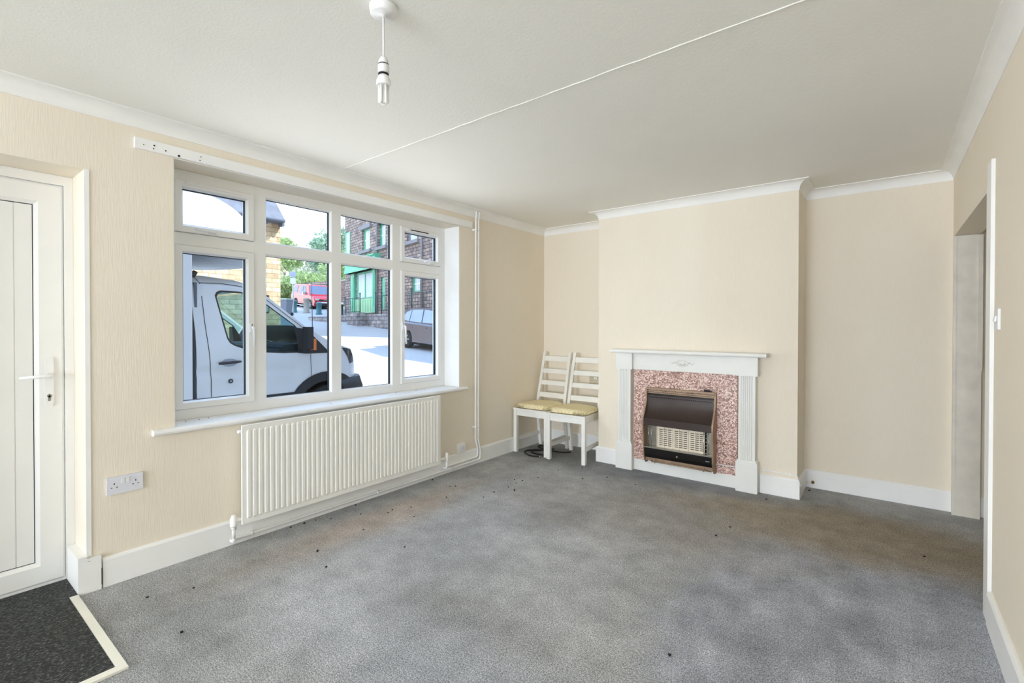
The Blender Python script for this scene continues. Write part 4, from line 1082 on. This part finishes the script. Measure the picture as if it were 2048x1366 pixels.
# ---------------- back stone wall, fence, hedge, trees
b = B(); prism(b, [(-40.5, 22.6), (-31.5, 24.1), (-31.5, 24.6), (-40.5, 23.1)], 2.0, 5.15, 'Z'); tag(obj('boundary_wall', b, M_dst), 'tall dark stone wall beyond the red pickup, left of the shop', 'wall')
b = B()
for k in range(16): box(b, -46.4+.16*k, -46.26+.16*k, 20.70+.05*k, 20.75+.05*k, 3.2, 5.3+.02*(k % 3))
tag(obj('fence', b, mat('tan_fence', 'B98A5E', .8)), 'tan timber fence below the bright green bushes', 'fence')
def leaf_mat(name, a, b_, c_):
    m = bpy.data.materials.new(name); n = N(m); oi = n.n.new('ShaderNodeNewGeometry')
    n.color(n.ramp(oi.outputs['Random Per Island'], [(.0, lin(a)), (.5, lin(b_)), (1, lin(c_))])); n.b.inputs['Roughness'].default_value = .7
    tr = n.n.new('ShaderNodeBsdfTranslucent'); tr.inputs[0].default_value = lin(c_); mx = n.n.new('ShaderNodeMixShader'); mx.inputs[0].default_value = .3
    out = n.n['Material Output']; n.link(n.b.outputs[0], mx.inputs[1]); n.link(tr.outputs[0], mx.inputs[2]); n.link(mx.outputs[0], out.inputs[0]); return m
L1 = leaf_mat('bright_leaf', '5C7844', '94AC6C', 'C2D09C'); L2 = leaf_mat('grey_leaf', '76866E', '949E88', 'B4B8A4'); L3 = leaf_mat('tree_leaf', '587862', '80A086', 'A6BEA4'); L4 = leaf_mat('blossom_leaf', 'B8A890', 'D8CCB4', '9CA878')
M_bark = mat('bark', '5C5046', .9)
def plant(name, label, cat, blobs, nleaf, size, m, trunk=None, seed=1, group=None):
    random.seed(seed); x, y = blobs[0][0], blobs[0][1]; z = trunk[1] if trunk else gz(x, y)
    t = thing(name, label, cat, (x, y, z), group=group)
    tot = sum(r_[3]**2 for r_ in blobs); b = B()
    for (cx, cy, cz, R, sq) in blobs:
        for _ in range(int(nleaf*R*R/tot)):
            d = Vector((random.gauss(0, 1), random.gauss(0, 1), random.gauss(0, 1))).normalized(); q = R*random.uniform(.55, 1.0)*(1+.18*math.sin(5*d.x+7*d.z+seed))
            p = Vector((cx, cy, cz))+Vector((d.x*q, d.y*q, d.z*q*sq)); a = Vector((random.uniform(-1, 1), random.uniform(-1, 1), random.uniform(-1, 1))).normalized(); c_ = a.orthogonal().normalized(); s_ = size*random.uniform(.6, 1.3)
            vs = [b.verts.new(p+a*s_), b.verts.new(p+c_*s_*.5), b.verts.new(p-a*s_), b.verts.new(p-c_*s_*.5)]; b.faces.new(vs)
    me = bpy.data.meshes.new('foliage'); b.to_mesh(me); b.free(); me.materials.append(m); o = bpy.data.objects.new('foliage', me); C.objects.link(o); o.parent = t; local(t, o)
    b = B(); x, y, z = t.location; top = max(q[2] for q in blobs); tube(b, [(x, y, z-.2), (x+.1, y, (z+top)/2), (x, y+.1, top)], [.22*(1 if cat == 'tree' else .4), .14*(1 if cat == 'tree' else .4), .03], 8)
    for (cx, cy, cz, R, sq) in blobs: tube(b, [(x, y, (z+top)/2-.3), ((x+cx)/2, (y+cy)/2, (top+cz)/2-.2), (cx, cy, cz)], [.08, .05, .02], 6)
    o = obj('trunk', b, M_bark, t); local(t, o); return t
plant('bush', 'bright green leafy bush above the red pickup', 'bush', [(-44.9, 23.4, 4.9, 1.3, .9), (-43.4, 23.8, 5.3, 1.35, .85), (-41.8, 24.0, 5.2, 1.3, .8), (-40.5, 24.2, 4.8, 1.0, .8), (-46.0, 23.3, 4.7, 1.0, .9)], 7000, .15, L1, seed=2)
plant('tree', 'tall pale green tree against the sky behind the pickup', 'tree', [(-54.4, 33.7, 10.6, 2.6, 1), (-55.6, 33.0, 9.6, 1.6, .8), (-53.2, 34.4, 12.3, 1.5, .9), (-56.0, 32.8, 11.6, .9, .8), (-53.5, 34, 8.6, 2.4, .9)], 5200, .22, L3, seed=3)
plant('tree', 'small light green treetop beside the tan stone house', 'tree', [(-59.3, 30.2, 11.0, 1.5, 1.0), (-58.6, 30.5, 9.6, 1.6, .8)], 2600, .2, L1, seed=4)
plant('tree', 'grey-green tree mass behind the bright bush', 'tree', [(-75, 42, 10.5, 3.8, .9), (-71.5, 44, 10.8, 3.6, .9), (-68, 46, 10.6, 3.8, .9), (-64, 47.5, 10.8, 3.8, .9)], 9000, .24, L2, seed=5)
plant('bush', 'pale blossoming bush left of the bright green bush', 'bush', [(-48.6, 23.6, 6.9, 1.1, 1), (-49.2, 23.3, 5.6, 1.0, 1)], 1600, .14, L4, seed=6)
plant('tree', 'light green tree behind the tall stone wall beside the shop', 'tree', [(-41.5, 29.2, 7.4, 2.4, .9), (-38.8, 29.6, 7.0, 2.2, .9), (-44.5, 28.4, 6.6, 2.0, .9)], 6000, .18, L1, seed=7)

# ---------------- street furniture
def bollard(x, y, r, h, m, label, cap=None):
    t = thing('bollard', label, 'bollard', (x, y, gz(x, y)), group='bollards across the side street')
    b = B(); lathe(b, [(r*1.25, -.05), (r*1.25, .06), (r, .09), (r, h-.12), (r*1.15, h-.10), (r*1.15, h-.04), (r*.7, h)], 16); obj('post', b, m, t)
    if cap: b = B(); lathe(b, [(r*1.18, h-.12), (r*1.18, h-.02), (r*.6, h+.01)], 16); obj('cap', b, cap, t)
M_teal = mat('teal_metal', '3F7078', .5); M_wood = mat('weathered_post', 'A59C92', .9); M_wh = mat('white_band', 'F0F0F0', .6)
bollard(-31.98, 16.99, .15, .80, M_teal, 'slim teal bollard at the left of the row'); bollard(-31.33, 17.49, .19, 1.0, M_wood, 'grey weathered bollard between the two teal ones')
bollard(-30.19, 17.74, .17, .80, M_teal, 'teal bollard nearest the window mullion'); bollard(-27.37, 18.02-.4, .13, .85, mat('dark_post', '3A3E44', .6), 'dark bollard with a white cap by the shop corner', M_wh)
wb = thing('wheelie_bin', 'grey wheelie bin with pale lid at the corner of the tan house', 'bin', (-29.4, 15.05, gz(-29.4, 15.05)), .5)
b = B(); V = [b.verts.new(p) for p in ((-.22, -.26, .08), (.22, -.26, .08), (.22, .26, .08), (-.22, .26, .08), (-.29, -.34, .98), (.29, -.34, .98), (.29, .34, .98), (-.29, .34, .98))]
for f in ((0, 3, 2, 1), (4, 5, 6, 7), (0, 1, 5, 4), (1, 2, 6, 5), (2, 3, 7, 6), (3, 0, 4, 7)): b.faces.new([V[i] for i in f])
bevel(b, .02); obj('body', b, mat('bin_grey', '7C808E', .6), wb)
b = B(); box(b, -.32, .32, -.37, .37, .98, 1.06); bevel(b, .03, 2); obj('lid', b, mat('bin_lid', 'B4C4B4', .6), wb)
b = B(); 
for s_ in (-1, 1): lathe(b, [(.1, s_*.25-.03), (.1, s_*.25+.03)], 16, Matrix.Translation((0, .28, .1)), 'X')
obj('wheel', b, M_tyre, wb)
b = thing('street_sign', 'small round parking sign on a pale post beside the bin', 'sign', (-30.1, 15.9, gz(-30.1, 15.9))); sg_ = b
b = B(); tube(b, [(0, 0, 0), (0, 0, 2.9)], .045, 8); obj('pole', b, mat('pale_pole', 'D8D4CC', .5), sg_)
b = B(); D_ = Vector((.88, -.47, 0)); tube(b, [D_*.05+Vector((0, 0, 2.62)), D_*.07+Vector((0, 0, 2.62))], .20, 20); pl_ = obj('round_plate', b, mat('sign_face', 'B4B8CC', .5), sg_)
b = B(); MR = Matrix.Rotation(math.atan2(-.47, .88), 4, 'Z'); box(b, .05, .07, -.16, .16, 2.02, 2.38, MR); obj('lower_plate', b, M_wh, sg_)

# ---------------- cars
def car(name, label, P, h, L, W, H, colour, style, pitch=0, extra=None):
    """origin at the rear axle on the ground; local x forward"""
    a = math.atan2(h[1], h[0]); t = thing(name, label, 'car', P, 0)
    t.rotation_euler = (0, pitch, a)
    mb = mat(name+'_paint', colour, .25, .1, vary=.02, coat=.5); mg = mat(name+'_glass', extra or '5A6A80', .08, .0, spec=.9)
    wb_, r_ = (3.0, .37) if style == 'pickup' else (2.6, .315)
    ro, fo = (1.15, .95) if style == 'pickup' else (.82, .88)
    x0, x1 = -ro, wb_+fo; z0 = .30 if style == 'pickup' else .2
    belt = .58*H if style == 'pickup' else .62*H
    if style == 'pickup': low = [(x0, z0+.2), (x0-.03, z0+.5), (x0, belt-.03), (x1-1.35, belt+.02), (x1-.25, belt-.13), (x1-.02, belt-.35), (x1, z0+.25), (x1-.12, z0)]
    else: low = [(x0+.06, z0+.1), (x0-.02, z0+.35), (x0+.05, belt-.05), (x0+.25, belt+.03), (x1-1.15, belt-.04), (x1-.30, belt-.20), (x1-.03, belt-.36), (x1, z0+.2), (x1-.15, z0)]
    def archp(cx): return [(cx+(r_+.07)*math.cos(q), r_+(r_+.07)*math.sin(q)) for q in [-.2+(PI+.4)*k/14 for k in range(15)] if r_+(r_+.07)*math.sin(q) > z0]
    low = low+archp(wb_)+archp(0)
    st_ = [(-.5, .0), (-.47, 1), (-.36, 1)]
    b = B(); n_ = len(low)
    secs = [(-W/2+.10, .03), (-W/2, 0), (W/2, 0), (W/2-.10, .03)]
    # side skins bulge outwards at mid height, so build sections across the width
    cuts = [(-W/2, .05), (-W/2+.05, 0), (W/2-.05, 0), (W/2, .05)]
    rows_ = []
    for (yy, sh) in cuts:
        cz = (z0+belt)/2; cx = (x0+x1)/2
        rows_.append([b.verts.new((cx+(p[0]-cx)*(1-sh*.5), yy, p[1]-(sh*1.0 if p[1] > cz+.1 else 0))) for p in low])
    for i in range(3):
        for k in range(n_): b.faces.new((rows_[i][k], rows_[i][(k+1) % n_], rows_[i+1][(k+1) % n_], rows_[i+1][k]))
    tri = lambda row, flip: bmesh.ops.triangle_fill(b, use_beauty=True, edges=[b.edges.get((row[k], row[(k+1) % n_])) for k in range(n_)])
    tri(rows_[0], 0); tri(rows_[-1], 1)
    body = obj('body', b, mb, t)
    if style == 'pickup': gh = [(x0+.02, belt-.03), (x0+.12, H-.06), (x0+.5, H-.0), (wb_-1.25, H), (wb_-.95, H-.04), (wb_-.30, belt+.02)]
    else: gh = [(x0+.12, belt), (x0+.34, H-.22), (x0+.75, H-.05), (1.0, H), (1.45, H-.05), (wb_-.15, belt-.02)]
    b = B(); ti = .17
    lo_ = [[b.verts.new((p[0], s_*(W/2-.05-ti*(p[1]-belt)/(H-belt)), p[1])) for p in gh] for s_ in (-1, 1)]
    for k in range(len(gh)): b.faces.new((lo_[0][k], lo_[0][(k+1) % len(gh)], lo_[1][(k+1) % len(gh)], lo_[1][k]))
    b.faces.new(lo_[0]); b.faces.new(lo_[1][::-1]); bevel(b, .03, 2, 15); obj('cabin', b, mb, t)
    def quad(pts_, nm='side_window'):
        for s_ in (-1, 1):
            b = B(); b.faces.new([b.verts.new((p[0], s_*(W/2-.05-ti*(p[1]-belt)/(H-belt)+.012), p[1])) for p in pts_]); obj(nm, b, mg, t)
    zb, zt = belt+.05, H-.10
    if style == 'pickup':
        quad([(x0+.35, zb+.08), (x0+.42, zt-.04), (x0+1.25, zt-.02), (x0+1.20, zb+.08)]); quad([(x0+1.75, zb), (x0+1.80, zt), (x0+2.30, zt), (x0+2.38, zb)]); quad([(x0+2.45, zb), (x0+2.36, zt), (x0+2.72, zt-.03), (x0+3.22, zb)])
    else:
        quad([(x0+.42, zb+.05), (x0+.62, zt-.10), (x0+.92, zt), (x0+.92, zb)]); quad([(x0+.96, zb), (x0+.96, zt), (x0+1.62, zt+.03), (x0+1.70, zb-.02)]); quad([(x0+1.76, zb-.02), (x0+1.69, zt+.03), (x0+2.15, zt), (x0+2.85, zb-.02)])
    i1, i2 = (-2, -1); A_, B_ = Vector(gh[i1]), Vector(gh[i2])
    b = B(); pw = []
    for f_, s_ in ((.08, -1), (.08, 1), (.94, 1), (.94, -1)):
        q = A_.lerp(B_, f_); yy = (W/2-.05-ti*(q[1]-belt)/(H-belt))*.90; nrm = Vector((-(B_-A_)[1], (B_-A_)[0])).normalized()*.014
        pw.append(b.verts.new((q[0]+abs(nrm[0]), s_*yy, q[1]+abs(nrm[1]))))
    b.faces.new(pw); obj('windscreen', b, mg, t)
    M_r = M_rim
    for cx in (0, wb_):
        for s_ in (-1, 1):
            b = B(); lathe(b, [(r_*.6, -.1), (r_*.95, -.1), (r_, -.07), (r_, .07), (r_*.95, .1), (r_*.6, .1)], 24, Matrix.Translation((cx, s_*(W/2-.12), r_)), 'Y'); w_ = obj('wheel', b, M_tyre, t)
            b = B(); lathe(b, [(r_*.66, s_*.095), (r_*.60, s_*.07), (r_*.15, s_*.08), (r_*.12, s_*.11)], 20, Matrix.Translation((cx, s_*(W/2-.12), r_)), 'Y')
            for k in range(6):
                q = 2*PI*k/6; tube(b, [(cx+.05*math.cos(q), s_*(W/2-.02), r_+.05*math.sin(q)), (cx+r_*.6*math.cos(q), s_*(W/2-.02), r_+r_*.6*math.sin(q))], .025, 6)
            obj('rim', b, M_r, w_)
    for s_ in (-1, 1):
        b = B(); xm = x0+2.95 if style == 'pickup' else x0+2.75; box(b, xm-.08, xm+.06, s_*(W/2+.03)-.09, s_*(W/2+.03)+.09, belt+.02, belt+.20); bevel(b, .03, 2); obj('mirror', b, mat('chrome_mirror', 'E6E6E6', .2, .6) if style == 'pickup' else mb, t)
        b = B(); box(b, x1-.34, x1-.02, s_*(W/2-.22)-.14, s_*(W/2-.22)+.16, belt-.36, belt-.22); bevel(b, .02, 1); obj('headlamp', b, mat('lamp_clear', 'D8D8D8', .2), t)
        b = B()
        for xh_ in ((x0+1.9, x0+2.75) if style == 'pickup' else (x0+1.15, x0+2.0)): box(b, xh_-.09, xh_+.09, s_*(W/2+.005)-.012, s_*(W/2+.005)+.012, belt-.16, belt-.12)
        obj('door_handle', b, mb if style != 'pickup' else M_rim, t)
    b = B(); box(b, x1-.06, x1+.015, -W*.33, W*.33, belt-.38, belt-.26); box(b, x1-.05, x1+.025, -W*.38, W*.38, z0+.05, z0+.2); obj('grille', b, M_blkp, t)
    b = B(); box(b, x1-.02, x1+.03, -W*.4, W*.4, z0+.24, z0+.34); obj('bumper_strip', b, M_wh if style == 'pickup' else M_blkp, t)
    b = B(); box(b, x0+.05, x1-.1, -W/2+.12, W/2-.12, z0-.05, z0+.1); obj('underbody', b, M_line, t)
    if style == 'pickup':
        b = B(); box(b, .5, wb_-.5, W/2-.02, W/2+.08, z0-.05, z0+.0); box(b, .5, wb_-.5, -W/2-.08, -W/2+.02, z0-.05, z0+.0); obj('side_step', b, M_rim, t)
        b = B(); box(b, x0+.4, wb_-1.3, -W/2+.28, -W/2+.32, H+.01, H+.05); box(b, x0+.4, wb_-1.3, W/2-.32, W/2-.28, H+.01, H+.05); obj('roof_bar', b, M_blkp, t)
        b = B(); box(b, x1+.02, x1+.035, -.30, .30, belt-.33, belt-.29); obj('emblem', b, M_rim, t)
    return t
zr = gz(-36.5, 20.45); zf = gz(-33.55, 19.95)
car('pickup_truck', 'red pickup truck with hard top parked on the sunny side street', (-36.5, 20.45, zr-.12), (.986, -.165), 5.1, 1.82, 1.86, 'AE1A26', 'pickup', math.atan2(zr-zf, 3.0), '4A5670')
P = Vector((-13.9, 12.55)); hh_ = Vector((.994, -.11)); Q = P+hh_*2.6; zr, zf = gz(*P), gz(*Q)
car('hatchback_car', 'dark grey hatchback in the shade behind the right-hand window sash', (P.x, P.y, zr), hh_, 4.3, 1.8, 1.5, '5C5A66', 'hatch', math.atan2(zr-zf, 2.6), '9FB4D0')
car('parked_car', 'pale car standing above the tall stone wall, only its roof showing', (-38.9, 25.6, 4.05), (.99, .1), 4.2, 1.75, 1.45, 'D8E0EE', 'hatch', 0, '6A84B8')
b = B(); prism(b, [(-42, 24.65), (-31.5, 25.2), (-31.5, 29), (-44, 28)], 3.0, 4.05, 'Z'); struct(obj('upper_ground', b, M_road))
plant('bush', 'dark shrub at the foot of the stone wall beside the shop corner', 'bush', [(-31.4, 21.6, 3.1, .6, 1.2), (-31.0, 21.5, 3.6, .4, 1.0)], 900, .09, leaf_mat('dark_leaf', '3A4048', '4C5456', '5E6A60'), seed=9)

# ------------------------------------------------------------------ light, sky, camera
w = bpy.data.worlds.new('World'); bpy.context.scene.world = w; w.use_nodes = True
nt = w.node_tree; bg = nt.nodes['Background']
tc = nt.nodes.new('ShaderNodeTexCoord'); sp_ = nt.nodes.new('ShaderNodeSeparateXYZ'); rp_ = nt.nodes.new('ShaderNodeValToRGB')
nt.links.new(tc.outputs['Generated'], sp_.inputs[0]); nt.links.new(sp_.outputs[2], rp_.inputs[0])
e = rp_.color_ramp.elements; e[0].position = 0; e[0].color = (.93, 1.0, 1.0, 1); e[1].position = .7; e[1].color = (.42, .60, 1.0, 1)
nt.links.new(rp_.outputs[0], bg.inputs[0]); bg.inputs[1].default_value = 3.7
def light(name, typ, loc, rot, energy, col=(1, 1, 1), **kw):
    l = bpy.data.lights.new(name, typ); l.energy = energy; l.color = col
    for k, v_ in kw.items(): setattr(l, k, v_)
    o = bpy.data.objects.new(name, l); C.objects.link(o); o.location = loc; o.rotation_euler = rot; return o
S = Vector((.72, .62, 1.06)).normalized()
light('sun', 'SUN', (0, 0, 20), S.to_track_quat('Z', 'Y').to_euler(), 10.5, (1, .96, .90), angle=.01)
# unseen fill lamp, added in a made-up opening in the wall behind the viewer
light('rear_fill_light', 'AREA', (-1.2, YR-.05, 1.25), (math.radians(95), 0, math.radians(7)), 302, (.80, .90, 1.06), shape='RECTANGLE', size=2.5, size_y=1.8)

light('front_window_fill', 'AREA', (-2.965, 2.03, 1.47), (0, math.radians(-90), 0), 13, (1.0, .99, .97), shape='RECTANGLE', size=1.2, size_y=2.1)  # extra lamp inside the room, added to strengthen the light from this window

cam = bpy.data.cameras.new('camera'); co = bpy.data.objects.new('camera', cam); C.objects.link(co)
F_PX = 964.502; cam.sensor_width = 36; cam.lens = F_PX/2048*36; cam.shift_y = -20.97/2048; cam.clip_start = .02; cam.clip_end = 400
yaw, pit_, rol = map(math.radians, (37.75, .5, .063))
fw = Vector((-math.sin(yaw), math.cos(yaw), 0)); rt = Vector((math.cos(yaw), math.sin(yaw), 0)); up = Vector((0, 0, 1))
Fv = fw*math.cos(pit_)-up*math.sin(pit_); Uv = up*math.cos(pit_)+fw*math.sin(pit_)
Rr = rt*math.cos(rol)+Uv*math.sin(rol); Ur = Uv*math.cos(rol)-rt*math.sin(rol)
co.matrix_world = Matrix(((Rr.x, Ur.x, -Fv.x, 0), (Rr.y, Ur.y, -Fv.y, 0), (Rr.z, Ur.z, -Fv.z, 1.27), (0, 0, 0, 1)))
sc = bpy.context.scene; sc.camera = co
sc.view_settings.view_transform = 'Standard'; sc.view_settings.look = 'None'; sc.view_settings.exposure = .05; sc.view_settings.gamma = 1
sc.view_settings.use_curve_mapping = False
sc.cycles.max_bounces = 12; sc.cycles.diffuse_bounces = 8; sc.cycles.transparent_max_bounces = 16
